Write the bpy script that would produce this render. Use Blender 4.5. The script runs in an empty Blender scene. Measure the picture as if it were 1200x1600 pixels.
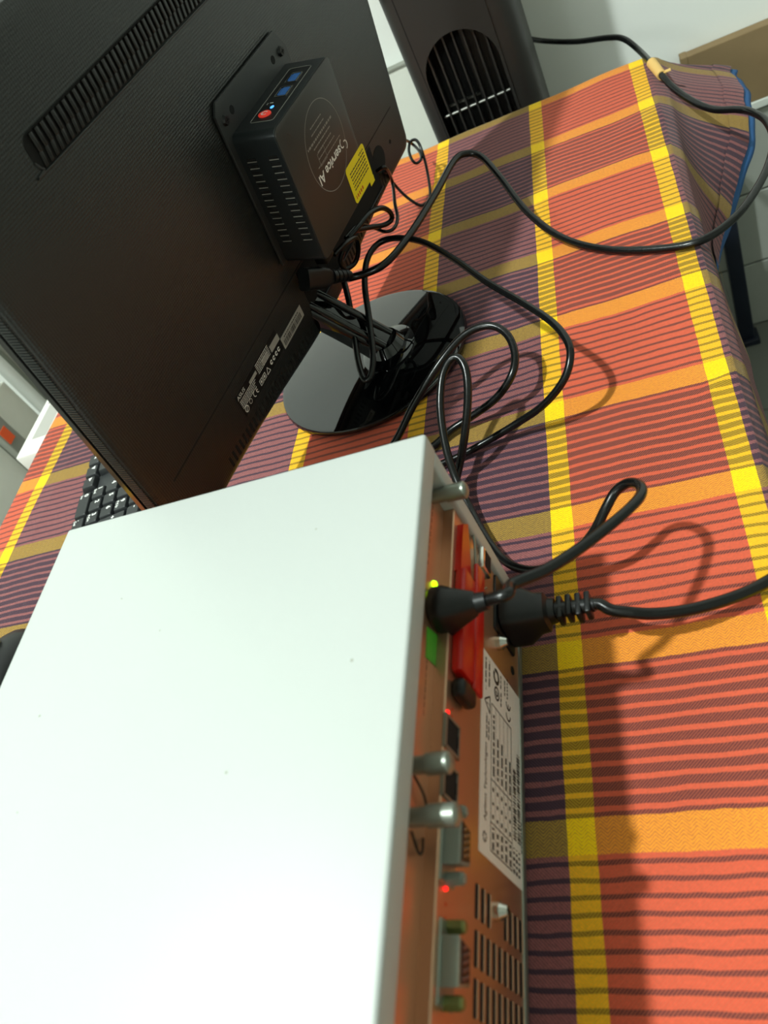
import bpy, bmesh, math, random
from mathutils import Vector, Matrix
random.seed(7)
PI = math.pi
K = 0.00091            # every length below is written in units of 0.91 mm
scene = bpy.context.scene
COL = scene.collection

# ------------------------------------------------------------------ camera
cam_data = bpy.data.cameras.new('camera')
cam = bpy.data.objects.new('camera', cam_data)
COL.objects.link(cam)
R0 = Vector((0.89903107, 0.09179073, -0.42815605))
R1 = Vector((-0.21131404, -0.76544733, -0.6078131))
R2 = Vector((-0.38352251, 0.63691824, -0.66876426))
mw = Matrix(((R0.x, -R1.x, -R2.x, 116.27 * K), (R0.y, -R1.y, -R2.y, -528.86 * K), (R0.z, -R1.z, -R2.z, 479.90 * K), (0, 0, 0, 1)))
cam.matrix_world = mw
cam_data.sensor_fit = 'VERTICAL'
cam_data.sensor_height = 36.0
cam_data.sensor_width = 27.0
cam_data.lens = 36.0 * 1251.4 / 1600.0
cam_data.clip_start = 0.01
cam_data.dof.use_dof = True
cam_data.dof.focus_distance = 0.66
cam_data.dof.aperture_fstop = 9.0
scene.camera = cam

# ------------------------------------------------------------------ world, lamps, exposure
world = bpy.data.worlds.new('room_world')
scene.world = world
world.use_nodes = True
world.node_tree.nodes['Background'].inputs[0].default_value = (0.80, 0.90, 0.84, 1)
world.node_tree.nodes['Background'].inputs[1].default_value = 0.10

CEIL = 2450.0
LAMP = (-775.0, -592.0, CEIL - 14)          # ceiling downlight above the left of the table
FILL = (-900.0, -2300.0, 1500.0)            # globe pendant at the far end of the room, behind the viewer
def bulb(name, loc, radius, energy, color):
    d = bpy.data.lights.new(name, 'POINT')
    d.shadow_soft_size = radius * K
    d.energy = energy
    d.color = color
    o = bpy.data.objects.new(name, d)
    COL.objects.link(o)
    o.location = Vector(loc) * K
    return o
dl = bpy.data.lights.new('downlight_light', 'AREA')       # recessed downlight, shines down only
dl.shape = 'DISK'; dl.size = 100 * K; dl.energy = 46; dl.color = (0.90, 1.0, 0.955)
dlo = bpy.data.objects.new('downlight_light', dl); COL.objects.link(dlo); dlo.location = Vector(LAMP) * K
bulb('pendant_light', FILL, 170, 36, (0.90, 1.0, 0.955))

vs = scene.view_settings
vs.view_transform = 'Standard'
vs.look = 'None'
vs.exposure = 0.42
vs.gamma = 1.0
vs.use_curve_mapping = False

# ------------------------------------------------------------------ materials
def lin(c):
    return tuple(((v / 255) / 12.92 if v / 255 <= 0.04045 else ((v / 255 + 0.055) / 1.055) ** 2.4) for v in c)

def pbr(name, rgb, rough=0.5, metal=0.0, noise=0.0, nscale=40, bump=0.0, bscale=300, spec=0.5, emit=None, estr=0, coat=0.0):
    m = bpy.data.materials.new(name)
    m.use_nodes = True
    nt = m.node_tree
    b = nt.nodes['Principled BSDF']
    c = lin(rgb)
    b.inputs['Base Color'].default_value = (*c, 1)
    b.inputs['Roughness'].default_value = rough
    b.inputs['Metallic'].default_value = metal
    b.inputs['Specular IOR Level'].default_value = spec
    b.inputs['Coat Weight'].default_value = coat
    tc = nt.nodes.new('ShaderNodeTexCoord')
    if noise:
        n = nt.nodes.new('ShaderNodeTexNoise')
        n.inputs['Scale'].default_value = nscale
        n.inputs['Detail'].default_value = 4
        nt.links.new(tc.outputs['Object'], n.inputs['Vector'])
        mx = nt.nodes.new('ShaderNodeMix')
        mx.data_type = 'RGBA'
        mx.inputs[6].default_value = (*[v * (1 - noise) for v in c], 1)
        mx.inputs[7].default_value = (*[min(1, v * (1 + noise)) for v in c], 1)
        nt.links.new(n.outputs[0], mx.inputs[0])
        nt.links.new(mx.outputs[2], b.inputs['Base Color'])
    if bump:
        n2 = nt.nodes.new('ShaderNodeTexNoise')
        n2.inputs['Scale'].default_value = bscale
        n2.inputs['Detail'].default_value = 3
        nt.links.new(tc.outputs['Object'], n2.inputs['Vector'])
        bp = nt.nodes.new('ShaderNodeBump')
        bp.inputs['Strength'].default_value = bump
        bp.inputs['Distance'].default_value = 0.001
        nt.links.new(n2.outputs[0], bp.inputs['Height'])
        nt.links.new(bp.outputs[0], b.inputs['Normal'])
    if emit:
        b.inputs['Emission Color'].default_value = (*lin(emit), 1)
        b.inputs['Emission Strength'].default_value = estr
    return m

M = {}
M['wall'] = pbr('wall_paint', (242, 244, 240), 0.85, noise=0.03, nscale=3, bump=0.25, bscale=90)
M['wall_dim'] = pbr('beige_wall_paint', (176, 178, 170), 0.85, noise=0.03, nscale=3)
M['ceiling'] = pbr('ceiling_paint', (235, 238, 232), 0.9, noise=0.02, nscale=3)
M['trim'] = pbr('trim_paint', (226, 230, 224), 0.5, noise=0.02, nscale=10)
M['tile'] = pbr('grey_tile', (172, 175, 168), 0.35, noise=0.08, nscale=12, bump=0.05, bscale=60)
M['floor'] = pbr('grey_floor', (120, 122, 116), 0.4, noise=0.1, nscale=8, bump=0.05, bscale=60)
M['grout'] = pbr('grout', (112, 114, 110), 0.9, noise=0.1)
M['white_paint'] = pbr('white_powder_coat', (182, 186, 183), 0.45, noise=0.012, nscale=6, bump=0.05, bscale=900)
M['speck'] = pbr('dust_speck', (150, 150, 138), 0.9, noise=0.1)
M['steel_panel'] = pbr('brushed_panel', (206, 164, 134), 0.36, metal=0.85, noise=0.08, nscale=30, bump=0.03, bscale=500)  # copper warmth in the base colour stands for the reflected orange cloth
M['chrome'] = pbr('chrome', (205, 205, 198), 0.22, metal=1.0, noise=0.05)
M['dull_metal'] = pbr('dull_metal', (150, 156, 146), 0.42, metal=0.8, noise=0.1, nscale=80)
M['brass'] = pbr('greenish_brass', (132, 138, 84), 0.4, metal=0.7, noise=0.1, nscale=80)
M['grey_plastic'] = pbr('grey_plastic', (128, 134, 124), 0.5, noise=0.06)
M['black_plastic'] = pbr('black_plastic', (15, 16, 17), 0.4, noise=0.15, nscale=60, spec=0.4)
M['cable'] = pbr('black_cable_jacket', (11, 12, 12), 0.27, noise=0.15, nscale=120, bump=0.1, bscale=260, spec=0.4)
M['hole'] = pbr('dark_recess', (4, 4, 4), 0.9, noise=0.1)
M['gloss'] = pbr('piano_black', (5, 6, 7), 0.035, noise=0.1, nscale=20, coat=0.3)
M['pc_body'] = pbr('mini_pc_shell', (40, 44, 46), 0.3, metal=0.35, noise=0.06, nscale=200)
M['pc_face'] = pbr('mini_pc_lid', (58, 56, 53), 0.42, metal=0.3, noise=0.04, nscale=10)
M['bracket'] = pbr('bracket_paint', (40, 42, 42), 0.48, noise=0.08, nscale=60, bump=0.05, bscale=900)
M['usb_blue'] = pbr('usb_blue', (58, 120, 205), 0.45, noise=0.05)
M['red_button'] = pbr('red_button', (232, 62, 48), 0.4, noise=0.05, emit=(232, 62, 48), estr=0.25)
M['blue_led'] = pbr('blue_led', (90, 170, 255), 0.4, noise=0.02, emit=(80, 165, 255), estr=1.2)
M['green_led'] = pbr('green_led', (190, 255, 20), 0.4, noise=0.02, emit=(170, 255, 10), estr=3.0)
M['red_led'] = pbr('red_led', (255, 40, 40), 0.4, noise=0.02, emit=(255, 25, 25), estr=2.0)
M['print_white'] = pbr('white_print', (238, 238, 234), 0.6, noise=0.04)
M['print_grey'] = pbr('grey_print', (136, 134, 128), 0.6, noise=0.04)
M['print_dark'] = pbr('dark_print', (44, 40, 36), 0.6, noise=0.04)
M['print_red'] = pbr('red_print', (205, 62, 18), 0.6, noise=0.04)
M['yellow_label'] = pbr('yellow_sticker', (252, 232, 10), 0.45, noise=0.03)
M['white_label'] = pbr('white_sticker', (232, 228, 222), 0.5, noise=0.02)
M['grey_label'] = pbr('silver_sticker', (172, 170, 164), 0.5, noise=0.03)
M['green_label'] = pbr('green_sticker', (74, 170, 44), 0.5, noise=0.05)
M['red_plastic'] = pbr('red_plastic', (190, 20, 8), 0.3, noise=0.1, nscale=30)
M['key'] = pbr('key_plastic', (34, 36, 38), 0.42, noise=0.08, nscale=100)
M['kb_case'] = pbr('keyboard_case', (40, 42, 44), 0.5, noise=0.08, nscale=60)
M['fan'] = pbr('fan_plastic', (38, 37, 36), 0.48, noise=0.06, nscale=30)
M['fan_glint'] = pbr('fan_bar_glint', (120, 120, 114), 0.35, metal=0.4, noise=0.1)  # lighter than the fan plastic: glint on the cross bars set in colour
M['cardboard'] = pbr('cardboard', (140, 117, 84), 0.85, noise=0.12, nscale=25, bump=0.1, bscale=60)
M['navy'] = pbr('navy_enamel', (14, 22, 40), 0.45, noise=0.15, nscale=20)
M['tape'] = pbr('masking_tape', (226, 184, 110), 0.7, noise=0.08)
M['rack'] = pbr('rack_steel', (205, 209, 202), 0.4, noise=0.06)
M['rack_dark'] = pbr('rack_dark_steel', (140, 142, 132), 0.5, noise=0.08)
M['bin'] = pbr('white_panel', (240, 242, 232), 0.5, noise=0.03)
M['orange'] = pbr('orange_tag', (245, 92, 30), 0.5, noise=0.05)
M['blue_cloth'] = pbr('blue_fabric', (42, 88, 140), 0.85, noise=0.15, nscale=60, bump=0.3, bscale=400)
M['wood'] = pbr('table_wood', (150, 120, 86), 0.6, noise=0.15, nscale=20)
M['lamp'] = pbr('lamp_diffuser', (250, 255, 250), 0.5, noise=0.01, emit=(240, 255, 240), estr=3.0)

def shell_material():
    """fine woven dot relief of the monitor's back"""
    m = pbr('monitor_shell', (33, 35, 34), 0.31, spec=0.6)
    nt = m.node_tree
    b = nt.nodes['Principled BSDF']
    tc = nt.nodes.new('ShaderNodeTexCoord')
    sep = nt.nodes.new('ShaderNodeSeparateXYZ')
    nt.links.new(tc.outputs['Object'], sep.inputs[0])
    def mth(op, a, bb=None):
        n = nt.nodes.new('ShaderNodeMath'); n.operation = op
        for i, v in enumerate((a, bb)):
            if v is None: continue
            if isinstance(v, (int, float)): n.inputs[i].default_value = v
            else: nt.links.new(v, n.inputs[i])
        return n.outputs[0]
    F = 2 * PI / 0.0042
    s1 = mth('SINE', mth('MULTIPLY', mth('ADD', sep.outputs[0], sep.outputs[1]), F))
    s2 = mth('SINE', mth('MULTIPLY', mth('SUBTRACT', sep.outputs[0], sep.outputs[1]), F))
    h = mth('MULTIPLY', s1, s2)
    bp = nt.nodes.new('ShaderNodeBump')
    bp.inputs['Strength'].default_value = 0.22
    bp.inputs['Distance'].default_value = 0.0005
    nt.links.new(h, bp.inputs['Height'])
    nt.links.new(bp.outputs[0], b.inputs['Normal'])
    return m
M['shell'] = shell_material()
M['bezel'] = pbr('monitor_bezel', (26, 24, 22), 0.2, noise=0.1)

def plaid_material():
    """woven plaid: yellow / coral / purple warp columns crossed by weft bands; UV = cloth coordinates in columns"""
    m = bpy.data.materials.new('plaid_cloth')
    m.use_nodes = True
    nt = m.node_tree
    b = nt.nodes['Principled BSDF']
    b.inputs['Roughness'].default_value = 0.9
    b.inputs['Specular IOR Level'].default_value = 0.15
    b.inputs['Sheen Weight'].default_value = 0.12
    uv = nt.nodes.new('ShaderNodeUVMap'); uv.uv_map = 'UVMap'
    # slight unevenness of the weave
    nz = nt.nodes.new('ShaderNodeTexNoise'); nz.inputs['Scale'].default_value = 5; nz.inputs['Detail'].default_value = 3
    nt.links.new(uv.outputs[0], nz.inputs['Vector'])
    vm = nt.nodes.new('ShaderNodeVectorMath'); vm.operation = 'MULTIPLY_ADD'
    vm.inputs[1].default_value = (0.012, 0.024, 0)
    nt.links.new(nz.outputs[1], vm.inputs[0]); nt.links.new(uv.outputs[0], vm.inputs[2])
    sep = nt.nodes.new('ShaderNodeSeparateXYZ'); nt.links.new(vm.outputs[0], sep.inputs[0])
    def mth(op, a, bb=None, cc=None):
        n = nt.nodes.new('ShaderNodeMath'); n.operation = op
        for i, v in enumerate((a, bb, cc)):
            if v is None: continue
            if isinstance(v, (int, float)): n.inputs[i].default_value = v
            else: nt.links.new(v, n.inputs[i])
        return n.outputs[0]
    def mixc(f, a, c):
        n = nt.nodes.new('ShaderNodeMix'); n.data_type = 'RGBA'
        nt.links.new(f, n.inputs[0])
        for i, v in ((6, a), (7, c)):
            if isinstance(v, tuple): n.inputs[i].default_value = (*v, 1)
            else: nt.links.new(v, n.inputs[i])
        return n.outputs[2]
    s = mth('SUBTRACT', sep.outputs[0], 0.006); t = mth('SUBTRACT', sep.outputs[1], 0.01)
    # warp
    fs = mth('FRACT', mth('ADD', s, 20.5))            # 0.5 at a column line
    ystr = mth('LESS_THAN', mth('ABSOLUTE', mth('SUBTRACT', fs, 0.5)), 0.064)
    odd = mth('GREATER_THAN', mth('FRACT', mth('MULTIPLY', mth('ADD', s, 20.0), 0.5)), 0.5)   # purple columns
    # weft
    r = mth('DIVIDE', t, 0.907)
    fr = mth('FRACT', mth('ADD', r, 20.5))
    band = mth('LESS_THAN', mth('ABSOLUTE', mth('SUBTRACT', fr, 0.5)), 0.088)
    oddr = mth('GREATER_THAN', mth('FRACT', mth('MULTIPLY', mth('ADD', r, 20.0), 0.5)), 0.5)  # dark rows
    f01 = mth('FRACT', mth('ADD', r, 20.0))
    lines = mth('FRACT', mth('MULTIPLY', mth('DIVIDE', mth('SUBTRACT', f01, 0.088), 0.824), 11.0))
    dd = mth('ABSOLUTE', mth('SUBTRACT', lines, 0.5))
    thin = mth('LESS_THAN', dd, mth('MULTIPLY_ADD', oddr, 0.03, 0.155))
    dark = mth('ABSOLUTE', mth('SUBTRACT', thin, oddr))   # light rows: thin = dark; dark rows: thin = light
    def tri(c_light, c_dark, c_band): return mixc(band, mixc(dark, lin(c_light), lin(c_dark)), lin(c_band))
    cor = tri((200, 82, 58), (76, 38, 42), (222, 142, 38))
    pur = tri((144, 86, 84), (60, 42, 54), (156, 124, 48))
    yel = tri((236, 166, 28), (116, 82, 22), (255, 206, 0))
    warp = mixc(ystr, mixc(odd, lin((222, 116, 86)), lin((98, 70, 82))), lin((250, 206, 60)))
    weft = mixc(ystr, mixc(odd, cor, pur), yel)
    # twill: which thread is on top
    uvs = nt.nodes.new('ShaderNodeSeparateXYZ'); nt.links.new(uv.outputs[0], uvs.inputs[0])
    FR = 105.0
    chev = mth('PINGPONG', mth('MULTIPLY', uvs.outputs[0], FR), mth('MULTIPLY_ADD', band, -97.0, 100.0))
    tw = mth('SINE', mth('MULTIPLY', mth('ADD', chev, mth('MULTIPLY', uvs.outputs[1], -FR)), 2 * PI * 0.62))
    nz2 = nt.nodes.new('ShaderNodeTexNoise'); nz2.inputs['Scale'].default_value = 70; nz2.inputs['Detail'].default_value = 2
    nt.links.new(uv.outputs[0], nz2.inputs['Vector'])
    tws = mth('MULTIPLY_ADD', tw, 0.30, mth('MULTIPLY_ADD', nz2.outputs[0], 0.5, 0.51))
    fac = mth('MINIMUM', mth('MAXIMUM', tws, 0.0), 1.0)
    col = mixc(fac, warp, weft)
    shade = nt.nodes.new('ShaderNodeVectorMath'); shade.operation = 'SCALE'
    nt.links.new(col, shade.inputs[0])
    nt.links.new(mth('MULTIPLY_ADD', tw, mth('MULTIPLY_ADD', band, 0.12, 0.14), mth('MULTIPLY_ADD', nz2.outputs[0], 0.6, 0.70)), shade.inputs[3])
    nt.links.new(shade.outputs[0], b.inputs['Base Color'])
    bp = nt.nodes.new('ShaderNodeBump'); bp.inputs['Strength'].default_value = 0.5; bp.inputs['Distance'].default_value = 0.0006
    nt.links.new(tws, bp.inputs['Height']); nt.links.new(bp.outputs[0], b.inputs['Normal'])
    return m
M['plaid'] = plaid_material()

# ------------------------------------------------------------------ mesh helpers (lengths in script units)
class MB:
    def __init__(self): self.v = []; self.f = []
    def add(self, vs_, fs_):
        o = len(self.v); self.v += [Vector(p) for p in vs_]; self.f += [tuple(i + o for i in q) for q in fs_]; return self
    def bm(self, b):
        b.verts.index_update()
        return self.add([v.co.copy() for v in b.verts], [[v.index for v in f.verts] for f in b.faces])
    def box(self, x0, x1, y0, y1, z0, z1, bev=0, seg=2, M_=None):
        b = bmesh.new()
        bmesh.ops.create_cube(b, size=1)
        for v in b.verts:
            v.co = Vector(((x0 + x1) / 2 + v.co.x * (x1 - x0), (y0 + y1) / 2 + v.co.y * (y1 - y0), (z0 + z1) / 2 + v.co.z * (z1 - z0)))
        if bev: bmesh.ops.bevel(b, geom=list(b.edges), offset=bev, segments=seg, affect='EDGES', profile=0.5)
        if M_ is not None:
            for v in b.verts: v.co = M_ @ v.co
        self.bm(b); b.free(); return self
    def cyl(self, p0, p1, r0, r1=None, n=16, caps=True):
        r1 = r0 if r1 is None else r1
        p0, p1 = Vector(p0), Vector(p1)
        d = (p1 - p0).normalized(); a = d.orthogonal().normalized(); c = d.cross(a)
        vs_ = []
        for p, r in ((p0, r0), (p1, r1)):
            for i in range(n):
                t = 2 * PI * i / n; vs_.append(p + (a * math.cos(t) + c * math.sin(t)) * r)
        fs_ = [(i, (i + 1) % n, n + (i + 1) % n, n + i) for i in range(n)]
        if caps: fs_ += [tuple(range(n))[::-1], tuple(range(n, 2 * n))]
        return self.add(vs_, fs_)
    def tube(self, pts, r, n=10, caps=True):
        pts = [Vector(p) for p in pts]
        vs_ = []; fs_ = []; a = None
        for i, p in enumerate(pts):
            d = (pts[min(i + 1, len(pts) - 1)] - pts[max(i - 1, 0)]).normalized()
            a = d.orthogonal().normalized() if a is None else (a - d * a.dot(d)).normalized()
            c = d.cross(a); rr = r[i] if isinstance(r, list) else r
            for k in range(n):
                t = 2 * PI * k / n; vs_.append(p + (a * math.cos(t) + c * math.sin(t)) * rr)
        for i in range(len(pts) - 1):
            for k in range(n):
                fs_.append((i * n + k, i * n + (k + 1) % n, (i + 1) * n + (k + 1) % n, (i + 1) * n + k))
        if caps: fs_ += [tuple(range(n))[::-1], tuple(range((len(pts) - 1) * n, len(pts) * n))]
        return self.add(vs_, fs_)
    def prism(self, poly, z0, z1, bev=0, f=None):
        """poly in xy, extruded in z; f maps (x, y, z) to the local frame"""
        b = bmesh.new()
        lo = [b.verts.new((x, y, z0)) for x, y in poly]; hi = [b.verts.new((x, y, z1)) for x, y in poly]
        n = len(poly)
        top = b.faces.new(hi); b.faces.new(lo[::-1])
        for i in range(n): b.faces.new((lo[i], lo[(i + 1) % n], hi[(i + 1) % n], hi[i]))
        if bev: bmesh.ops.bevel(b, geom=list(top.edges), offset=bev, segments=3, affect='EDGES', profile=0.5)
        if f:
            for v in b.verts: v.co = Vector(f(*v.co))
        bmesh.ops.recalc_face_normals(b, faces=list(b.faces))
        self.bm(b); b.free(); return self
    def build(self, name, mat, parent=None, smooth=None, local=False):
        off = Vector((0, 0, 0))
        if parent is not None and not local: off = parent_origin(parent)
        me = bpy.data.meshes.new(name)
        me.from_pydata([tuple((v - off) * K) for v in self.v], [], self.f)
        me.materials.append(M[mat] if isinstance(mat, str) else mat)
        me.update()
        if smooth:
            me.polygons.foreach_set('use_smooth', [True] * len(me.polygons))
            try: me.set_sharp_from_angle(angle=math.radians(smooth))
            except Exception: pass
        o = bpy.data.objects.new(name, me)
        COL.objects.link(o)
        if parent is not None: o.parent = parent
        return o

def parent_origin(p):
    q = p
    while q is not None:
        if 'origin' in ORG and q.name in ORG['origin']: return ORG['origin'][q.name]
        q = q.parent
    return Vector((0, 0, 0))
ORG = {'origin': {}}

def tag(o, label, cat, group=None):
    o['label'] = label; o['category'] = cat
    if group: o['group'] = group
    return o
def struct(o):
    o['kind'] = 'structure'; return o
def thing(name, label, cat, loc=(0, 0, 0), rot=None, group=None):
    o = bpy.data.objects.new(name, None)
    o.empty_display_size = 0.02
    COL.objects.link(o)
    if rot is None:
        o.location = Vector(loc) * K; ORG['origin'][o.name] = Vector(loc)
    else:
        o.matrix_world = Matrix.Translation(Vector(loc) * K) @ rot.to_4x4(); ORG['origin'][o.name] = Vector((0, 0, 0))
    return tag(o, label, cat, group)
def place(o, parent):
    """copy helper: same mesh data, new object"""
    c = o.copy(); COL.objects.link(c); c.parent = parent; return c
def rrect(x0, x1, y0, y1, r, n=5):
    p = []
    for cx, cy, a in ((x1 - r, y1 - r, 0), (x0 + r, y1 - r, 90), (x0 + r, y0 + r, 180), (x1 - r, y0 + r, 270)):
        for i in range(n + 1):
            t = math.radians(a + 90 * i / n); p.append((cx + r * math.cos(t), cy + r * math.sin(t)))
    return p
def smoothpath(pts, n=10):
    P = [Vector(p) for p in pts]; P = [P[0] * 2 - P[1]] + P + [P[-1] * 2 - P[-2]]
    out = []
    for i in range(1, len(P) - 2):
        a, b, c, d = P[i - 1:i + 3]
        for k in range(n):
            t = k / n
            out.append(0.5 * ((2 * b) + (c - a) * t + (2 * a - 5 * b + 4 * c - d) * t * t + (3 * b - a - 3 * c + d) * t ** 3))
    out.append(P[-2]); return out
def text_into(mb, s, origin, xd, yd, size, thick=0.25, width=None, bold=0.0):
    cu = bpy.data.curves.new('lettering_curve', 'FONT'); cu.body = s; cu.size = 1.0; cu.resolution_u = 3; cu.offset = bold
    o = bpy.data.objects.new('lettering_tmp', cu); COL.objects.link(o)
    bpy.context.view_layer.update()
    me = bpy.data.meshes.new_from_object(o.evaluated_get(bpy.context.evaluated_depsgraph_get()))
    xs = [v.co.x for v in me.vertices]
    sx = size if width is None or not xs else width / max(1e-6, max(xs) - min(xs))
    xd, yd, og = Vector(xd), Vector(yd), Vector(origin); nd = xd.cross(yd)
    x0 = min(xs) if xs else 0
    mb.add([og + xd * ((v.co.x - x0) * sx) + yd * (v.co.y * size) + nd * thick for v in me.vertices], [tuple(p.vertices) for p in me.polygons])
    bpy.data.objects.remove(o); bpy.data.curves.remove(cu); bpy.data.meshes.remove(me)
def bars_into(mb, og, xd, yd, length, h, words, rnd, thick=0.2):
    """a line of unreadably small print: short dashes"""
    xd, yd, og = Vector(xd), Vector(yd), Vector(og); nd = xd.cross(yd); x = 0.0
    while x < length:
        w = min(rnd.uniform(*words), length - x)
        a = og + xd * x + nd * thick
        mb.add([a, a + xd * w, a + xd * w + yd * h, a + yd * h], [(0, 1, 2, 3)]); x += w + h * 0.6
def quad_into(mb, og, xd, yd, x0, x1, y0, y1, thick=0.2):
    xd, yd, og = Vector(xd), Vector(yd), Vector(og); n = xd.cross(yd) * thick
    mb.add([og + xd * a + yd * b_ + n for a, b_ in ((x0, y0), (x1, y0), (x1, y1), (x0, y1))], [(0, 1, 2, 3)])
def arc_into(mb, c, xd, yd, r0, r1, a0, a1, n=24, thick=0.2):
    c, xd, yd = Vector(c), Vector(xd), Vector(yd); nd = xd.cross(yd) * thick
    v = []; f = []
    for i in range(n + 1):
        t = math.radians(a0 + (a1 - a0) * i / n)
        for r in (r0, r1): v.append(c + xd * r * math.cos(t) + yd * r * math.sin(t) + nd)
    for i in range(n): f.append((2 * i, 2 * i + 1, 2 * i + 3, 2 * i + 2))
    mb.add(v, f)

# ------------------------------------------------------------------ the room
FLOOR, WALLY = -735.0, 925.0
XL, XR, YN = -1950.0, 1700.0, -2600.0
struct(MB().box(XL - 100, XR + 100, YN - 100, WALLY + 100, FLOOR - 60, FLOOR).build('floor', 'floor'))
struct(MB().box(XL - 100, XR + 100, YN - 100, WALLY + 100, CEIL, CEIL + 60).build('ceiling', 'ceiling'))
struct(MB().box(XL - 100, XR + 100, WALLY, WALLY + 100, FLOOR, CEIL).build('wall_back', 'wall'))
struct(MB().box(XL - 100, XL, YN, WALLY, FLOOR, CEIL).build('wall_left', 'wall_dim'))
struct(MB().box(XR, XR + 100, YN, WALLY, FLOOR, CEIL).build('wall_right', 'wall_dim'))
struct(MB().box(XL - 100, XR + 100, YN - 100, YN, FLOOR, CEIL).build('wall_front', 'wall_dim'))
# tiled wainscot on the back wall, right of the table, with a white ledge
ws = struct(MB().box(150, 1690, WALLY - 8, WALLY, FLOOR, -276).build('trim_1', 'grout'))
tile0 = None
for i in range(5):
    for j in range(3):
        x0, z0 = 158 + i * 205, FLOOR + 2 + j * 152
        if tile0 is None:
            tile0 = MB().box(0, 201, -5, 5, 0, 148, 1.2, 1).build('tile', 'tile', ws, local=True)
            o = tile0
        else: o = place(tile0, ws)
        o.location = Vector((x0, WALLY - 10, z0)) * K
struct(MB().box(150, 1690, WALLY - 24, WALLY, -276, -262, 2).build('trim_2', 'trim'))
# floor tiles
ft0 = None
flo = bpy.data.objects['floor']
for i in range(14):
    for j in range(13):
        if ft0 is None:
            ft0 = MB().box(0, 246, 0, 246, 0, 3, 1, 1).build('tile', 'floor', flo, local=True); o = ft0
        else: o = place(ft0, flo)
        o.location = Vector((-1880 + i * 250, -2340 + j * 250, FLOOR)) * K

# lamp fittings (their light is set at the top)
t = thing('ceiling_lamp', 'small round downlight on the ceiling above the table', 'lamp', (LAMP[0], LAMP[1], CEIL))
MB().cyl((LAMP[0], LAMP[1], CEIL), (LAMP[0], LAMP[1], CEIL - 6), 60, 56, 32).build('ceiling_rose', 'trim', t, 40)
MB().cyl((LAMP[0], LAMP[1], CEIL - 6), (LAMP[0], LAMP[1], CEIL - 12), 50, 50, 24).build('lens', 'trim', t, 40)
t = thing('pendant_lamp', 'pendant lamp hanging from the ceiling behind the viewer', 'lamp', (FILL[0], FILL[1], CEIL))
MB().cyl((FILL[0], FILL[1], CEIL), (FILL[0], FILL[1], FILL[2] + 196), 4, 4, 10).build('suspension', 'trim', t, 40)
MB().cyl((FILL[0], FILL[1], CEIL), (FILL[0], FILL[1], CEIL - 20), 60, 50, 32).build('ceiling_rose', 'trim', t, 40)

# ------------------------------------------------------------------ table and tablecloth
C134 = 134.0
TX0, TX1, TY0, TY1 = -5.29, 1.08, -6.4, 4.56
t = thing('table', 'table hidden under the plaid cloth, legs on the floor', 'table', ((TX0 + TX1) / 2 * C134, -100, FLOOR))
MB().box(TX0 * C134, TX1 * C134, TY0 * C134, TY1 * C134, -34, -5, 4).build('tabletop', 'wood', t, 40)
for x in (TX0 * C134 + 70, TX1 * C134 - 70):
    for y in (TY0 * C134 + 70, TY1 * C134 - 70):
        MB().box(x - 22, x + 22, y - 22, y + 22, FLOOR, -34, 3).build('leg', 'wood', t)

def sstep(a, b, x):
    t_ = min(1, max(0, (x - a) / (b - a))); return t_ * t_ * (3 - 2 * t_)
def wrinkle(s, t_):
    z = 0.0045 * math.sin(5.1 * s + 2.2 * t_ + 0.6) + 0.003 * math.sin(3.0 * t_ - 7.7 * s)
    z += 0.018 * sstep(0.35, 1.0, s) * math.exp(-((t_ - 3.15 - 0.35 * (s - 0.5)) / 0.16) ** 2)
    z += 0.014 * math.exp(-((t_ - 2.55 - 0.2 * (s + 0.5)) / 0.14) ** 2) * sstep(-0.2, 0.5, s) * (1 - sstep(0.8, 1.0, s))
    z += 0.02 * sstep(0.85, 1.08, s) * math.exp(-((t_ + 0.12 - 0.5 * (s - 1.0)) / 0.05) ** 2)
    return z
EX, EL, EY = 1.10, -5.31, 4.58
def cloth_pt(s, t_, off=0.0):
    """cloth coordinates (columns) -> point in columns; flat on the table, hanging beyond its edges"""
    osr, osl, ot = max(0.0, s - EX), max(0.0, EL - s), max(0.0, t_ - EY)
    ox = osr - osl
    L = math.hypot(ox, ot)
    x, y = min(max(s, EL), EX), min(t_, EY)
    z = wrinkle(x, y)
    if L > 0:
        dx, dy = ox / L, ot / L
        if osr > 0:
            fl_side = 0.10 + 0.02 * math.sin(2.3 * y) + 0.72 * sstep(1.9, 4.1, y)
            ang = math.atan2(ot, osr) / (PI / 2)
            fl = fl_side + (0.12 - fl_side) * sstep(0.15, 0.9, ang)
        else:
            fl = 0.10
        rip = 0.22 * (0.055 * math.sin(7.5 * (y + 2.2 * math.atan2(ot, max(osr, 1e-6))) + 0.6) + 0.02 * math.sin(17 * y)) * sstep(0.1, 0.8, L) * (0.5 + sstep(2.0, 4.2, y))
        r = 0.06 * sstep(0, 0.12, L)
        h = fl * L * (0.55 + 0.45 * sstep(0, 0.8, L)) + r + rip + off
        x += dx * h; y += dy * h
        z = z * (1 - sstep(0, 0.2, L)) - L * math.sqrt(max(0.05, 1 - fl * fl)) * sstep(-0.12, 0.12, L)
    return Vector((x * C134, y * C134, z * C134))
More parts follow.
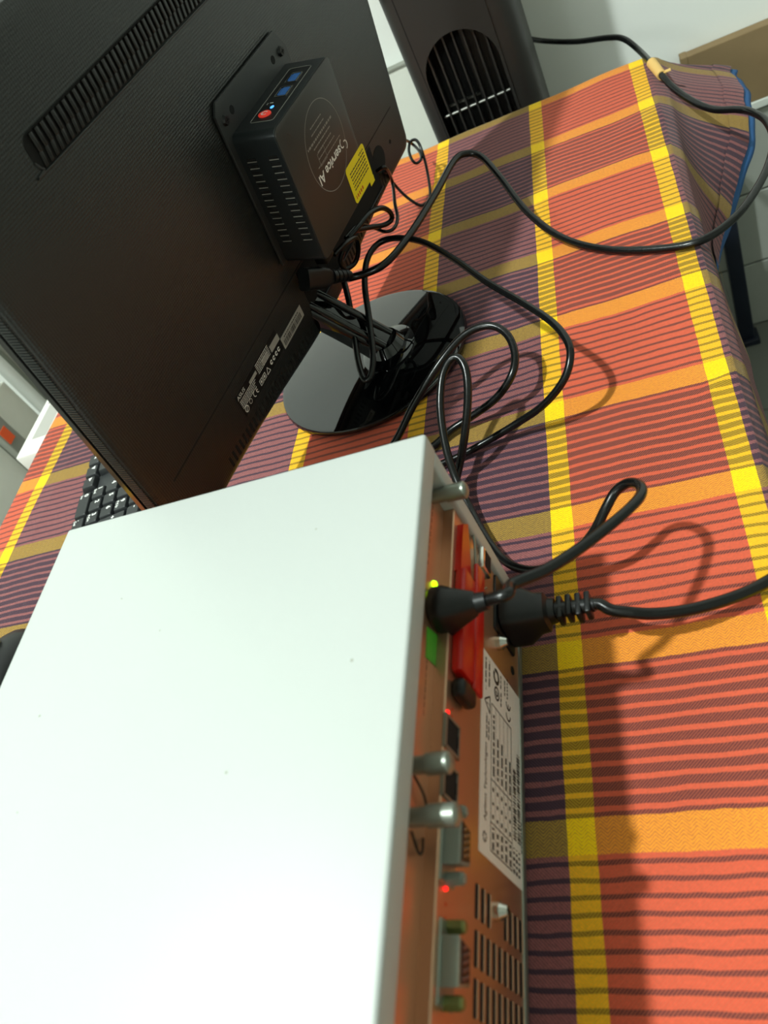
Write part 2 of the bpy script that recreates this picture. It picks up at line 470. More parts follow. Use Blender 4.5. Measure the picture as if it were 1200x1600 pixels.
def cloth_mesh(name, ss, ts, mat, parent, off=0.0):
    verts = [cloth_pt(s, t_, off) * K for t_ in ts for s in ss]
    n = len(ss)
    faces = [(j * n + i, j * n + i + 1, (j + 1) * n + i + 1, (j + 1) * n + i) for j in range(len(ts) - 1) for i in range(n - 1)]
    me = bpy.data.meshes.new(name); me.from_pydata(verts, [], faces)
    uvl = me.uv_layers.new(name='UVMap')
    for p in me.polygons:
        for li, vi in zip(p.loop_indices, p.vertices):
            uvl.data[li].uv = (ss[vi % n], ts[vi // n])
    me.polygons.foreach_set('use_smooth', [True] * len(me.polygons))
    me.materials.append(M[mat]); me.update()
    o = bpy.data.objects.new(name, me); COL.objects.link(o)
    if parent: o.parent = parent
    return o
def rng(a, b, d):
    n = max(1, round((b - a) / d)); return [a + (b - a) * i / n for i in range(n + 1)]
HEM = 0.80
ss = rng(EL - HEM, EL, 0.06) + rng(EL, 0.3, 0.07)[1:] + rng(0.3, EX, 0.03)[1:] + rng(EX, EX + HEM, 0.028)[1:]
tt = rng(-6.3, -2.0, 0.08) + rng(-2.0, EY, 0.035)[1:] + rng(EY, EY + HEM, 0.028)[1:]
tcl = thing('tablecloth', 'orange, yellow and purple plaid woven cloth covering the whole table', 'tablecloth', (0, 0, 0))
cl = cloth_mesh('cloth', ss, tt, 'plaid', tcl)
md = cl.modifiers.new('thickness', 'SOLIDIFY'); md.thickness = 1.2 * K; md.offset = -1
# turned hem and blue lining that show at the far right corner
hs = rng(EX + HEM - 0.16, EX + HEM + 0.012, 0.03)
hem = cloth_mesh('hem', hs, rng(1.6, EY + 0.5, 0.04), 'plaid', tcl, 0.018)
lin_ = cloth_mesh('lining', rng(EX + HEM - 0.12, EX + HEM + 0.12, 0.03), rng(1.8, EY + 0.25, 0.04), 'blue_cloth', tcl, -0.015)
lin_['label'] = 'blue fabric lining showing below the hem'
md = lin_.modifiers.new('thickness', 'SOLIDIFY'); md.thickness = 1.0 * K

# ------------------------------------------------------------------ instrument (white bench unit)
IX0, IX1, IY0, IY1, IZ1 = -308.7, -30.8, -590.0, -194.7, 186.3
inst = thing('lab_instrument', 'big white metal instrument box with connectors on its metal rear panel, tinted copper for the reflected cloth', 'instrument', ((IX0 + IX1) / 2, (IY0 + IY1) / 2, 0))
# one folded cover: its top overhangs the rear panel
b = bmesh.new()
prof = [(IX0, 3), (-58, 3), (-58, 170), (IX1, 170), (IX1, IZ1), (IX0, IZ1)]
lo = [b.verts.new((x, IY0, z)) for x, z in prof]; hi = [b.verts.new((x, IY1, z)) for x, z in prof]
b.faces.new(lo); b.faces.new(hi[::-1])
for i in range(6): b.faces.new((lo[i], hi[i], hi[(i + 1) % 6], lo[(i + 1) % 6]))
bmesh.ops.recalc_face_normals(b, faces=list(b.faces))
bmesh.ops.bevel(b, geom=list(b.edges), offset=2.2, segments=3, affect='EDGES', profile=0.5)
MB().bm(b).build('housing', 'white_paint', inst, 40); b.free()
MB().box(-57.5, IX1 - 0.4, IY1 - 13, IY1 - 0.3, 3, 170.5, 1.6, 3).build('frame_post', 'white_paint', inst, 40)
MB().box(-60, IX1 - 2, IY0, IY1 - 12, 3, 9, 1.0, 2).build('bottom_rail', 'dull_metal', inst, 40)
MB().box(-58, -41, IY0 + 1, IY1 - 12, 130, 169).build('card_panel', 'steel_panel', inst)
MB().box(-58, -34, IY0 + 1, IY1 - 12.5, 8, 131.5, 0.8, 1).build('rear_panel', 'steel_panel', inst)
MB().box(-42, -39.5, -575, IY1 - 30, 161, 164.5, 0.5, 1).build('seam_strip', 'dull_metal', inst)
PU = -41.0; PL = -34.0
for x_, y_ in ((-150, -560), (-270, -560), (-270, -230), (-60, -560), (-60, -240)):
    MB().cyl((x_, y_, 0.4), (x_, y_, 4), 9, 9, 16).build('foot', 'black_plastic', inst)
# thumb screws
def thumb(y, z, ln):
    sc = MB().cyl((PU - 2, y, z), (PU + ln, y, z), 4.3, 4.3, 18).build('thumb_screw', 'dull_metal', inst, 40)
    MB().cyl((PU + ln * 0.45, y, z), (PU + ln, y, z), 5.2, 5.4, 18).cyl((PU + ln, y, z), (PU + ln + 1.5, y, z), 5.4, 3.4, 18).build('knurled_head', 'dull_metal', sc, 40)
thumb(-212, 150, 21); thumb(-381, 154, 20); thumb(-404.5, 153, 24)
# thin cross wires beside the two near thumb screws
MB().tube(smoothpath([(PU + 1, -384, 150), (PU + 3, -390, 143), (PU + 2, -394, 136)], 6), 0.6, 6).build('retaining_wire', 'hole', inst)
MB().tube(smoothpath([(PU + 1, -409, 149), (PU + 3, -417, 144), (PU + 2, -414, 138), (PU + 1, -408, 136)], 6), 0.6, 6).build('retaining_wire', 'hole', inst)
# red lever and its black knob
MB().prism([(-217, 126), (-211, 118), (-236, 112), (-252, 110), (-252, 127)], PL, PL + 4, f=lambda a, b, c: (c, a, b)).build('lever_tip', 'red_plastic', inst)
MB().box(PL, PL + 7, -318, -250, 106, 127, 2.0, 2).build('lever', 'red_plastic', inst, 40)
MB().box(PL + 5, PL + 8, -321, -236, 97, 110, 1.2, 2).build('lever_flap', 'red_plastic', inst, 40)
MB().box(PL, PL + 8, -332, -321, 106, 126, 3.0, 3).build('latch_knob', 'black_plastic', inst, 40)
# serial socket high on the panel
sk = MB().box(PL - 2, PL + 6, -228, -211, 80, 95, 1.5, 2).build('serial_socket', 'chrome', inst, 40)
MB().box(PL + 5, PL + 6.4, -226, -213, 82.5, 92.5, 0.5, 1).build('socket_insert', 'hole', sk)
MB().tube(smoothpath([(PL + 1, -203, 103), (PL + 2, -213, 101), (PL + 2, -231, 97), (PL + 1, -240, 88), (PL + 1, -231, 76)], 8), 0.9, 6).build('cable_clip', 'dull_metal', inst)
# status lights
for (y, z, r) in ((-269, 139.5, 3.0), (-279, 145, 2.1)):
    MB().cyl((PU - 1, y, z), (PU + 1.5, y, z), r, r * 0.6, 14).build('status_light', 'green_led', inst, 40)
for (y, z, r) in ((-343, 129, 1.7), (-426, 122, 1.3)):
    MB().cyl((PL - 1, y, z), (PL + 1.2, y, z), r, r * 0.6, 12).build('status_light', 'red_led', inst, 40)
pm_ = MB()
for (y, z) in ((-339, 121.5), (-343, 121.5), (-433, 120), (-439, 120)): quad_into(pm_, (PL, y, z), (0, 1, 0), (0, 0, 1), 0, 1.6, 0, 1.8)
pm_.build('panel_mark', 'print_red', inst)['kind'] = 'stuff'
# green sticker
MB().prism([(-300, 145), (-297, 130), (-316, 129), (-318, 144)], PU, PU + 0.4, f=lambda a, b, c: (c, a, b)).build('green_sticker', 'green_label', inst)
mk = MB()
for i in range(9): bars_into(mk, (PU, -262 + i * 5.2, 149.5 - i * 0.2), (0, 1, 0), (0, 0, 1), 3.6, 0.7, (1, 2), random, 0.25)
for i in range(12): bars_into(mk, (PU, -350 + i * 4.2, 142), (0, 1, 0), (0, 0, 1), 3, 0.7, (1, 2), random, 0.25)
mk.build('panel_print', 'print_dark', inst)['kind'] = 'stuff'
# network sockets
for y in (-353, -377.5):
    so = MB()
    for q in ((-9, 9, 8, 9.5), (-9, 9, -9.5, -8), (-9, -7.6, -9, 9), (7.6, 9, -9, 9)): so.box(PL - 1, PL + 1.2, y + q[0], y + q[1], 122 + q[2], 122 + q[3])
    so = so.build('network_socket', 'dull_metal', inst)
    MB().box(PL - 2, PL + 0.5, y - 7.6, y + 7.6, 114, 130).build('socket_opening', 'hole', so)
    MB().box(PL - 1, PL + 0.9, y - 3, y + 3, 112.6, 115).build('latch_notch', 'hole', so)
# sub-D sockets with their hex nuts
def dsub(y, z, ly, shade, nutm):
    d_ = MB().prism([(y - ly, z + 7), (y + ly, z + 7), (y + ly - 2.5, z - 7), (y - ly + 2.5, z - 7)], PL - 1, PL + 9, 1.0, f=lambda a, b, c: (c, a, b)).build('data_socket', shade, inst, 40)
    MB().prism([(y - ly + 1.6, z + 5), (y + ly - 1.6, z + 5), (y + ly - 3.6, z - 5), (y - ly + 3.6, z - 5)], PL + 8.8, PL + 9.4, f=lambda a, b, c: (c, a, b)).build('socket_insert', 'black_plastic', d_)
    MB().box(PL - 1, PL + 0.9, y - ly - 7, y + ly + 7, z - 9, z + 9, 0.6, 1).build('flange', 'dull_metal', d_)
    pn = MB()
    for i in range(5): pn.cyl((PL + 9, y - 6 + i * 3, z + 2), (PL + 9.8, y - 6 + i * 3, z + 2), 0.7, 0.7, 8)
    for i in range(4): pn.cyl((PL + 9, y - 4.5 + i * 3, z - 2), (PL + 9.8, y - 4.5 + i * 3, z - 2), 0.7, 0.7, 8)
    pn.build('pins', 'chrome', d_)
    for s_ in (-1, 1):
        yy = y + s_ * (ly + 4.6)
        MB().cyl((PL, yy, z), (PL + 8, yy, z), 3.4, 3.4, 6).cyl((PL + 8, yy, z), (PL + 9.2, yy, z), 2.6, 2.2, 12).build('hex_nut', nutm, d_)
dsub(-406.5, 121, 10.5, 'grey_plastic', 'grey_plastic')
dsub(-455.5, 118, 10.0, 'dull_metal', 'brass')
dsub(-500, 118, 10.0, 'dull_metal', 'brass')
# round-head screws
for (y, z) in ((-258, 52), (-418, 54), (-520, 54)):
    sc = MB().cyl((PL, y, z), (PL + 3, y, z), 5.0, 5.0, 18).cyl((PL + 3, y, z), (PL + 7, y, z), 4.4, 2.6, 18).build('screw', 'chrome', inst, 40)
    MB().box(PL + 6.7, PL + 7.3, y - 2.2, y + 2.2, z - 0.5, z + 0.5).box(PL + 6.7, PL + 7.3, y - 0.5, y + 0.5, z - 2.2, z + 2.2).build('cross_slot', 'hole', sc)
MB().cyl((PL - 1, -262, 22), (PL + 0.6, -262, 22), 3.0, 3.0, 16).build('earth_hole', 'hole', inst)
# power inlet frame around the mains plug
MB().box(PL - 1, PL + 2, -251, -209, 20, 60, 1.5, 2).build('power_inlet', 'black_plastic', inst, 40)
# vent slots
sl0 = None
for r_, y in enumerate((-412.5, -433.5, -454.0, -474.5, -495.0)):
    for c_ in range(9):
        z = 82 - c_ * 8.6
        if r_ == 0 and c_ in (3, 4): continue
        if sl0 is None: sl0 = MB().prism(rrect(-8.2, 8.2, -1.5, 1.5, 1.4, 3), -0.6, 0.35, f=lambda a, b, c: (c, a, b)).build('vent_slot', 'hole', inst, local=True); o = sl0
        else: o = place(sl0, inst)
        o.location = (Vector((PL, y - 8, z)) - parent_origin(inst)) * K
lp0 = None
for r_, y in enumerate((-412.5, -433.5, -454.0, -474.5, -495.0)):
    for c_ in range(9):
        z = 82 - c_ * 8.6
        if r_ == 0 and c_ in (3, 4): continue
        if lp0 is None: lp0 = MB().box(-0.4, 0.9, -8, 8, -2.4, -1.5, 0.3, 1).build('slot_lip', 'steel_panel', inst, local=True); o = lp0
        else: o = place(lp0, inst)
        o.location = (Vector((PL, y - 8, z)) - parent_origin(inst)) * K
# type plate
tp = MB().box(PL - 0.2, PL + 0.35, -396, -276, 8.5, 80).build('type_plate', 'white_label', inst)
tp['label'] = 'white type plate with table, marks and barcode'
YD, ZD = (0, 1, 0), (0, 0, 1)
pr_ = MB(); X_ = PL + 0.35
def o_(y, z): return (X_, y, z)
text_into(pr_, 'Agilent Technologies', o_(-378, 70.5), YD, ZD, 5.4, 0.2, 44)
for a in range(0, 360, 45): arc_into(pr_, (X_, -386.5 + 2.3 * math.cos(math.radians(a)), 72.5 + 2.3 * math.sin(math.radians(a))), YD, ZD, 0, 0.75, 0, 360, 8)
bars_into(pr_, o_(-331, 70.5), YD, ZD, 15, 1.4, (2, 5), random); bars_into(pr_, o_(-331, 67), YD, ZD, 13, 1.4, (2, 5), random)
# warning triangle
for a, b_ in (((-314, 66), (-303, 66)), ((-303, 66), (-308.5, 75)), ((-308.5, 75), (-314, 66))):
    d = Vector((0, b_[0] - a[0], b_[1] - a[1])); L_ = d.length; d.normalize(); e = Vector((1, 0, 0)).cross(d)
    quad_into(pr_, (X_, a[0], a[1]), d, e, 0, L_, -0.5, 0.5)
text_into(pr_, '!', o_(-309.3, 67.3), YD, ZD, 6, 0.2)
text_into(pr_, 'V~', o_(-302, 72), YD, ZD, 3.0, 0.2)
for k in range(2): bars_into(pr_, o_(-297, 72.6 - k * 6), YD, ZD, 17, 1.7, (2, 6), random)
# table of ratings
TYA, TYB, TZA, TZB = -391, -306, 27, 63
quad_into(pr_, o_(0, 0), YD, ZD, TYA, TYB, TZA, TZA + 0.6); quad_into(pr_, o_(0, 0), YD, ZD, TYA, TYB, TZB, TZB + 0.6)
quad_into(pr_, o_(0, 0), YD, ZD, TYA, TYA + 0.6, TZA, TZB); quad_into(pr_, o_(0, 0), YD, ZD, TYB, TYB + 0.6, TZA, TZB)
quad_into(pr_, o_(0, 0), YD, ZD, -376, -375.5, TZA, TZB); quad_into(pr_, o_(0, 0), YD, ZD, -352, -351.5, TZA, TZB)
for k in range(1, 5): quad_into(pr_, o_(0, 0), YD, ZD, TYA, TYB, TZA + k * 7.2, TZA + k * 7.2 + 0.35)
for k in range(5):
    z = TZA + 2.2 + k * 7.2
    bars_into(pr_, o_(-389.5, z), YD, ZD, 12, 2.6, (2, 5), random)
    for q in range(3): bars_into(pr_, o_(-373 + q * 7.5, z + 0.5), YD, ZD, 3, 2.2, (1.5, 2.5), random)
    bars_into(pr_, o_(-349, z), YD, ZD, random.uniform(20, 40), 2.2, (2, 7), random)
# approval marks
def ce_mark(mb, c, xd, yd, r, thick=0.2):
    c, xd, yd = Vector(c), Vector(xd), Vector(yd)
    arc_into(mb, c, xd, yd, r * 0.74, r, 90, 270, 14, thick); arc_into(mb, c + xd * r * 1.7, xd, yd, r * 0.74, r, 90, 270, 14, thick)
    quad_into(mb, c + xd * r * 1.7, xd, yd, -r * 0.8, -r * 0.05, -r * 0.13, r * 0.13, thick)
ce_mark(pr_, o_(-299, 32.5), YD, ZD, 4.4)
bars_into(pr_, o_(-289, 33.5), YD, ZD, 15, 1.5, (1.5, 2.2), random); bars_into(pr_, o_(-289, 38.5), YD, ZD, 11, 1.4, (2, 4), random)
arc_into(pr_, o_(-295, 54), YD, ZD, 3.4, 4.6, 0, 360, 20); arc_into(pr_, o_(-295, 54), YD, ZD, 1.0, 2.2, 30, 330, 14)
bars_into(pr_, o_(-300, 45.5), YD, ZD, 10, 1.5, (2, 4), random)
arc_into(pr_, o_(-284, 55), YD, ZD, 3.0, 5.4, 60, 400, 20); bars_into(pr_, o_(-288, 46), YD, ZD, 9, 1.5, (2, 4), random)
# barcodes
for (za, zb, ya, yb) in ((19, 24.5, -372, -330), (11.5, 17, -372, -318)):
    y = ya
    while y < yb:
        w = random.choice((0.5, 0.9, 1.4)); quad_into(pr_, o_(0, 0), YD, ZD, y, min(y + w, yb), za, zb); y += w + random.choice((0.5, 0.8, 1.2))
for k in range(3): bars_into(pr_, o_(-391, 22.5 - k * 4.6), YD, ZD, 14, 2.8, (1.2, 2.4), random)
bars_into(pr_, o_(-376 + 0, 9.2), YD, ZD, 18, 1.3, (1.2, 2.4), random)
pr_.build('plate_print', 'print_dark', tp)
# specks on the top
spk = MB()
for (x, y, r) in ((-60, -340, 0.9), (-262, -344, 0.8), (-95, -250, 0.6), (-120, -390, 0.8), (-190, -300, 0.5), (-250, -400, 0.5), (-230, -270, 0.5)):
    spk.cyl((x, y, IZ1 - 0.02), (x, y, IZ1 + 0.12), r, r * 0.8, 8)
spk.build('dust_speck', 'speck', inst)

# ------------------------------------------------------------------ monitor (local frame: x along its width, y up, z out of the back)
MO = Vector((-216.5, 162.6, 77.7))
U = Vector((0.24530739, 0.96944535, 0)); W = Vector((0.15165466, -0.03837453, 0.98768834)); N = Vector((0.95750987, -0.24228724, -0.15643447))
MROT = Matrix((U, W, N)).transposed()
def mloc(u, w, n): return MO + U * u + W * w + N * n
mon = thing('monitor', 'black flat screen monitor seen from behind, tilted, on a round glossy foot', 'monitor', MO, MROT)
def bottom(u): return -2 - 17 * math.exp(-((u - 12) / 135.0) ** 2)
HW, TOP = 311.0, 372.0
def outline(ins, n=28):
    p = []
    r = 14.0
    b = HW - ins
    for i in range(n + 1):
        u = -b + r + (2 * b - 2 * r) * i / n; p.append((u, bottom(u) + ins))
    for cx, cy, a in ((b - r, bottom(b) + ins + r, 270), (b - r, TOP - ins - r, 0), (-b + r, TOP - ins - r, 90), (-b + r, bottom(b) + ins + r, 180)):
        for i in range(1, 6):
            t_ = math.radians(a + 90 * i / 6); p.append((cx + r * math.cos(t_), cy + r * math.sin(t_)))
    return p
def loft(mb, rings, cap=True):
    n = len(rings[0]); v = [p for r in rings for p in r]; f = []
    for k in range(len(rings) - 1):
        for i in range(n): f.append((k * n + i, k * n + (i + 1) % n, (k + 1) * n + (i + 1) % n, (k + 1) * n + i))
    if cap: f += [tuple(range(n))[::-1], tuple(range((len(rings) - 1) * n, len(rings) * n))]
    mb.add(v, f)
sh = MB()
loft(sh, [[(x, y, z) for x, y in outline(i)] for i, z in ((0.5, -15), (0.0, -12), (0.0, -6), (1.5, -2.2), (5.0, -0.4), (9, 0.0))])
sh.build('back_shell', 'shell', mon, 35, local=True)
fr = MB(); loft(fr, [[(x, y, z) for x, y in outline(i)] for i, z in ((3.0, -25), (0.5, -23.5), (0.0, -17.5), (2.0, -16.5))])
fr.build('front_bezel', 'bezel', mon, 35, local=True)
gp = MB(); loft(gp, [[(x, y, z) for x, y in outline(3.0)] for z in (-17, -14.5)]); gp.build('shadow_gap', 'hole', mon, local=True)
scn = MB().box(-296, 296, 14, 356, -25.6, -24.6).build('screen', 'gloss', mon, local=True)
# ribbed side band
rb0 = None
for i in range(146):
    w = 18 + i * 2.35
    if rb0 is None: rb0 = MB().box(-0.35, 0.6, -0.55, 0.55, -13, -3.2).build('side_rib', 'shell', mon, local=True); o = rb0
    else: o = place(rb0, mon)
    o.location = Vector((-HW, w, 0)) * K
# step line above the lower zone
MB().box(-285, 285, 59.0, 60.6, -0.5, 0.12, 0.05, 1).build('seam_line', 'hole', mon, local=True)
# ventilation strip near the top with slanted ribs
vsn = MB().prism(rrect(-222, 222, 290, 313, 8, 6), -0.5, 0.25).build('vent_strip', 'hole', mon, local=True)
MB().tube(smoothpath([(-222, 297, 0.3), (-218, 291, 0.5), (-208, 289, 0.6), (0, 288.6, 0.6), (208, 289, 0.6), (218, 291, 0.5)], 8), 0.9, 8).build('vent_lip', 'bracket', mon, 40, local=True)
rib0 = None
for i in range(67):
    u = -213 + i * 6.45
    if rib0 is None:
        rm = MB(); rm.prism([(-1.6, 300), (1.6, 300), (1.6, 312.0), (-1.6, 312.0)], -0.5, 2.6, 0.6); rm.prism([(-1.6, 300), (-3.2, 291), (0.0, 291), (1.6, 300)], -0.5, 1.6, 0.4)
        rib0 = rm.build('vent_rib', 'bezel', vsn, 40, local=True); o = rib0
    else: o = place(rib0, vsn)
    o.location = Vector((u, 0, 0)) * K
# lower vents: short slots that follow the curved lower edge
vl0 = None
for i in range(62):
    u = -222 + i * 7.2
    if -30 < u < 52: continue
    if vl0 is None: vl0 = MB().box(-1.5, 1.5, -5.5, 5.5, -0.5, 0.25).build('lower_vent', 'hole', mon, local=True); o = vl0
    else: o = place(vl0, mon)
    o.location = Vector((u, bottom(u) + 13.5, 0)) * K
# cable bay with oval hole, screw hole
MB().prism([(218 + 17 * math.cos(a), 33 + 15 * math.sin(a)) for a in [i * PI / 12 for i in range(24)]], -0.5, 0.3).build('stand_hole', 'hole', mon, local=True)
MB().cyl((258, 32, -1), (258, 32, 0.3), 2.5, 2.5, 12).build('screw_hole', 'hole', mon, local=True)
bay = MB().box(-20, 205, 8, 58, -0.5, 0.3, 0.1, 1).build('port_bay', 'hole', mon, local=True)
MB().box(-20, 205, 6, 8.4, -1, 2.6, 0.6, 1).build('bay_ledge', 'black_plastic', mon, local=True)
for u in (70, 95, 125): MB().box(u - 8, u + 8, 34, 48, -0.5, 2.0, 0.6, 1).build('video_port', 'dull_metal', bay, local=True)
# printed type label, barcode sticker
ml = MB().box(-178, -88, 22, 46, -0.1, 0.18).build('type_label', 'black_plastic', mon, local=True)
mp = MB(); XD, YD2 = (1, 0, 0), (0, 1, 0)
text_into(mp, 'ASUS', (-177, 40.5, 0.2), XD, YD2, 5.5, 0.12, 15)
for k in range(5): bars_into(mp, (-176, 37.5 - k * 1.9, 0.2), XD, YD2, 34 - k * 2, 0.7, (2, 6), random, 0.12)
for k in range(6): bars_into(mp, (-136, 44.0 - k * 1.9, 0.2), XD, YD2, 28, 0.7, (2, 6), random, 0.12)
ce_mark(mp, (-153, 27, 0.2), XD, YD2, 3.4, 0.12)
arc_into(mp, (-172, 26.5, 0.2), XD, YD2, 2.6, 3.4, 0, 360, 20, 0.12); quad_into(mp, (-172, 26.5, 0.2), (0.7, 0.7, 0), (-0.7, 0.7, 0), -3, 3, -0.4, 0.4, 0.12)
arc_into(mp, (-163, 27, 0.2), XD, YD2, 2.0, 2.5, 0, 360, 16, 0.12)
for u in (-141, -134):
    for q in ((0, 6, 0, 0.7), (0, 6, 5.3, 6), (0, 0.7, 0, 6), (5.3, 6, 0, 6)): quad_into(mp, (u, 24, 0.2), XD, YD2, *q, 0.12)
    quad_into(mp, (u, 24, 0.2), XD, YD2, 1.8, 4.2, 1.8, 4.2, 0.12)
for a, b_ in (((-126, 24), (-119, 24)), ((-119, 24), (-122.5, 30)), ((-122.5, 30), (-126, 24))):
    d = Vector((b_[0] - a[0], b_[1] - a[1], 0)); L_ = d.length; d.normalize(); e = Vector((0, 0, 1)).cross(d); quad_into(mp, (a[0], a[1], 0.2), d, e, 0, L_, -0.4, 0.4, 0.12)
for u in (-113, -107, -101, -95): arc_into(mp, (u, 27 + (u % 3), 0.2), XD, YD2, 0.9, 2.4, 20, 330, 12, 0.12)
mp.build('label_print', 'print_white', ml, local=True)
for q in ((-153, -138, 37.5, 41), (-125, -112, 35.5, 40), (-106, -87, 33.5, 40.5)):
    MB().box(q[0], q[1], q[2], q[3], -0.1, 0.32).build('small_sticker', 'grey_label', ml, local=True)
bs = MB().box(-86, -36, 19.5, 32.5, -0.1, 0.3).build('barcode_sticker', 'grey_label', mon, local=True)
bp_ = MB(); u = -83.0
while u < -41:
    w = random.choice((0.5, 0.9, 1.5)); quad_into(bp_, (0, 0, 0.3), XD, YD2, u, u + w, 21.5, 27.5, 0.1); u += w + random.choice((0.5, 0.9))
bars_into(bp_, (-80, 29.2, 0.3), XD, YD2, 36, 1.2, (1.5, 4), random, 0.1)
bp_.build('barcode_print', 'print_dark', bs, local=True)
# stand: disc foot, socket ring, neck
DC = Vector((-194.0, 150.0, 0)); DR = 110.0
def wl(p): return MROT.transposed() @ (Vector(p) - MO)        # world point -> monitor frame
ds = MB(); n = 72
loft(ds, [[wl((DC.x + r * math.cos(2 * PI * i / n), DC.y + r * math.sin(2 * PI * i / n), z)) for i in range(n)] for r, z in ((DR - 3, 1.6), (DR, 3.5), (DR, 6.5), (DR - 1.2, 8.6), (DR - 4.5, 9.6))])
ds.build('stand_foot', 'gloss', mon, 30, local=True)
NB = Vector((-171.0, 152.0, 9.6))
nt_ = MB()
loft(nt_, [[wl((NB.x + a * r * math.cos(2 * PI * i / 40), NB.y + a * r * 1.25 * math.sin(2 * PI * i / 40), z)) for i in range(40)] for a, r, z in ((1, 30, 9.4), (1, 30, 11.5), (1, 27, 13), (1, 20, 15), (1, 15, 24))])
nt_.build('neck_socket', 'gloss', mon, 40, local=True)
ax = (mloc(-8, 10, -12) - NB); top = NB + ax
def neck_ring(c, a, b):
    return [wl(c + U * (b * math.copysign(abs(math.sin(t_)) ** 0.6, math.sin(t_))) + nb_ * (a * math.copysign(abs(math.cos(t_)) ** 0.6, math.cos(t_)))) for t_ in [2 * PI * i / 32 for i in range(32)]]
nb_ = ax.normalized().cross(U).normalized()
nk = MB(); loft(nk, [neck_ring(NB + ax * q, a, b) for q, a, b in ((0.0, 14, 19), (0.25, 13, 18), (0.6, 12.5, 18), (1.05, 12.5, 18.5))]); nk.build('neck', 'gloss', mon, 40, local=True)
nr = MB()
for s_ in (-1, 1): nr.tube([wl(NB + ax * q + U * (10 * s_) + nb_ * (-12 if nb_.x < 0 else 12)) for q in (0.08, 0.4, 0.7, 1.0)], 4.2, 10)
nr.build('neck_ridge', 'gloss', mon, 40, local=True)

# ------------------------------------------------------------------ mini computer on its bracket (same orientation)
pc = thing('mini_computer', 'small dark grey mini computer screwed upside down to the back of the monitor', 'computer', mloc(33, 140, 0.6), MROT)
def P(u, w, n): return (u - 33, w - 140, n - 0.6)
def pf(a, b, c): return P(a, b, c)
br = MB().prism([(-37, 80), (105, 80), (105, 214), (93, 232), (-29, 232), (-37, 224)], 1.4, 3.6, 0.4, f=pf).build('mounting_bracket', 'bracket', pc, 30, local=True)
for (u, w) in ((-27, 216), (92, 214.5)):
    sc = MB().cyl(P(u, w, 3.4), P(u, w, 6.2), 4.6, 3.6, 16).build('screw', 'black_plastic', br, 40, local=True)
    MB().box(*[c for ab in ((u - 2.4 - 33, u + 2.4 - 33), (w - 0.6 - 140, w + 0.6 - 140), (5.3, 5.8)) for c in ab]).box(u - 33.6, u - 32.4, w - 142.4, w - 137.6, 5.3, 5.8).build('cross_slot', 'hole', sc, local=True)
for (u, w) in ((-12, 217), (75.5, 215)):
    MB().cyl(P(u, w, 3.0), P(u, w, 3.75), 3.6, 3.6, 16).build('bracket_hole', 'hole', br, local=True)
BU0, BU1, BW0, BW1, BN = -30.0, 98.5, 76.0, 203.0, 46.0
body = MB().prism(rrect(BU0, BU1, BW0, BW1, 7, 6), 3.6, BN - 1.2, 0.8, f=pf).build('shell', 'pc_body', pc, 35, local=True)
lid = MB().prism(rrect(BU0 + 0.6, BU1 - 0.6, BW0 + 0.6, BW1 - 0.6, 6.4, 6), BN - 1.4, BN, 0.5, f=pf).build('lid', 'pc_face', pc, 35, local=True)
# side slots
s0 = None
for row, (n0, n1) in enumerate(((31.0, 40.5), (9.0, 18.5))):
    for i in range(14):
        w = 181.5 - i * 6.05
        if row not in (0, 1): continue
        for kind in ('side_slot',):
            if s0 is None: s0 = MB().box(-0.35, 0.4, -1.5, 1.5, -4.6, 4.6, 0.2, 1).build('side_slot', 'hole', pc, local=True); o = s0
            else: o = place(s0, pc)
            o.location = Vector(P(BU0, w, (n0 + n1) / 2)) * K
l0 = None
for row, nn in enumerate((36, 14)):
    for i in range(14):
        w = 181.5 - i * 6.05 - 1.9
        if l0 is None: l0 = MB().box(-0.45, 0.1, -0.4, 0.4, -4.6, 4.6).build('slot_glint', 'print_grey', pc, local=True); o = l0  # pale grey strip paints the highlight along each slot's metal edge
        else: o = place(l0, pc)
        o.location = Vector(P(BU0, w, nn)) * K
# io panel on the upper side
def top_f(a, b, c): return P(a, BW1 + c, b)       # (u, n) on the upper face
ol = rrect(-11, 80, 14, 37, 2.5, 4)
fp = MB().prism(ol, -0.1, 0.25, f=top_f).build('port_panel', 'black_plastic', pc, local=True)
mbx = MB(); ring = ol + [ol[0]]; mbx.tube([P(a, BW1 + 0.25, b) for a, b in ring], 0.32, 6); mbx.build('panel_outline', 'print_grey', fp, local=True)
for ua, ub in ((53, 70), (29, 46)):
    ush = MB()
    for q in ((ua, ub, 20, 21), (ua, ub, 31, 32), (ua, ua + 1, 20, 32), (ub - 1, ub, 20, 32)): ush.prism([(q[0], q[2]), (q[1], q[2]), (q[1], q[3]), (q[0], q[3])], 0, 0.7, f=top_f)
    up_ = ush.build('usb_port', 'chrome', pc, local=True)
    MB().prism([(ua + 1, 21), (ub - 1, 21), (ub - 1, 31), (ua + 1, 31)], 0, 0.35, f=top_f).build('port_opening', 'hole', up_, local=True)
    MB().prism([(ua + 1.8, 23.5), (ub - 1.8, 23.5), (ub - 1.8, 30.5), (ua + 1.8, 30.5)], 0, 0.6, f=top_f).build('tongue', 'usb_blue', up_, local=True)
    MB().prism([(ua + 3, 22), (ub - 3, 22), (ub - 3, 23), (ua + 3, 23)], 0, 0.65, f=top_f).build('contact_strip', 'usb_blue', up_, local=True)
MB().prism([(12 + 2.4 * math.cos(a), 26 + 1.7 * math.sin(a)) for a in [i * PI / 8 for i in range(16)]], 0, 0.5, f=top_f).build('blue_light', 'blue_led', pc, local=True)
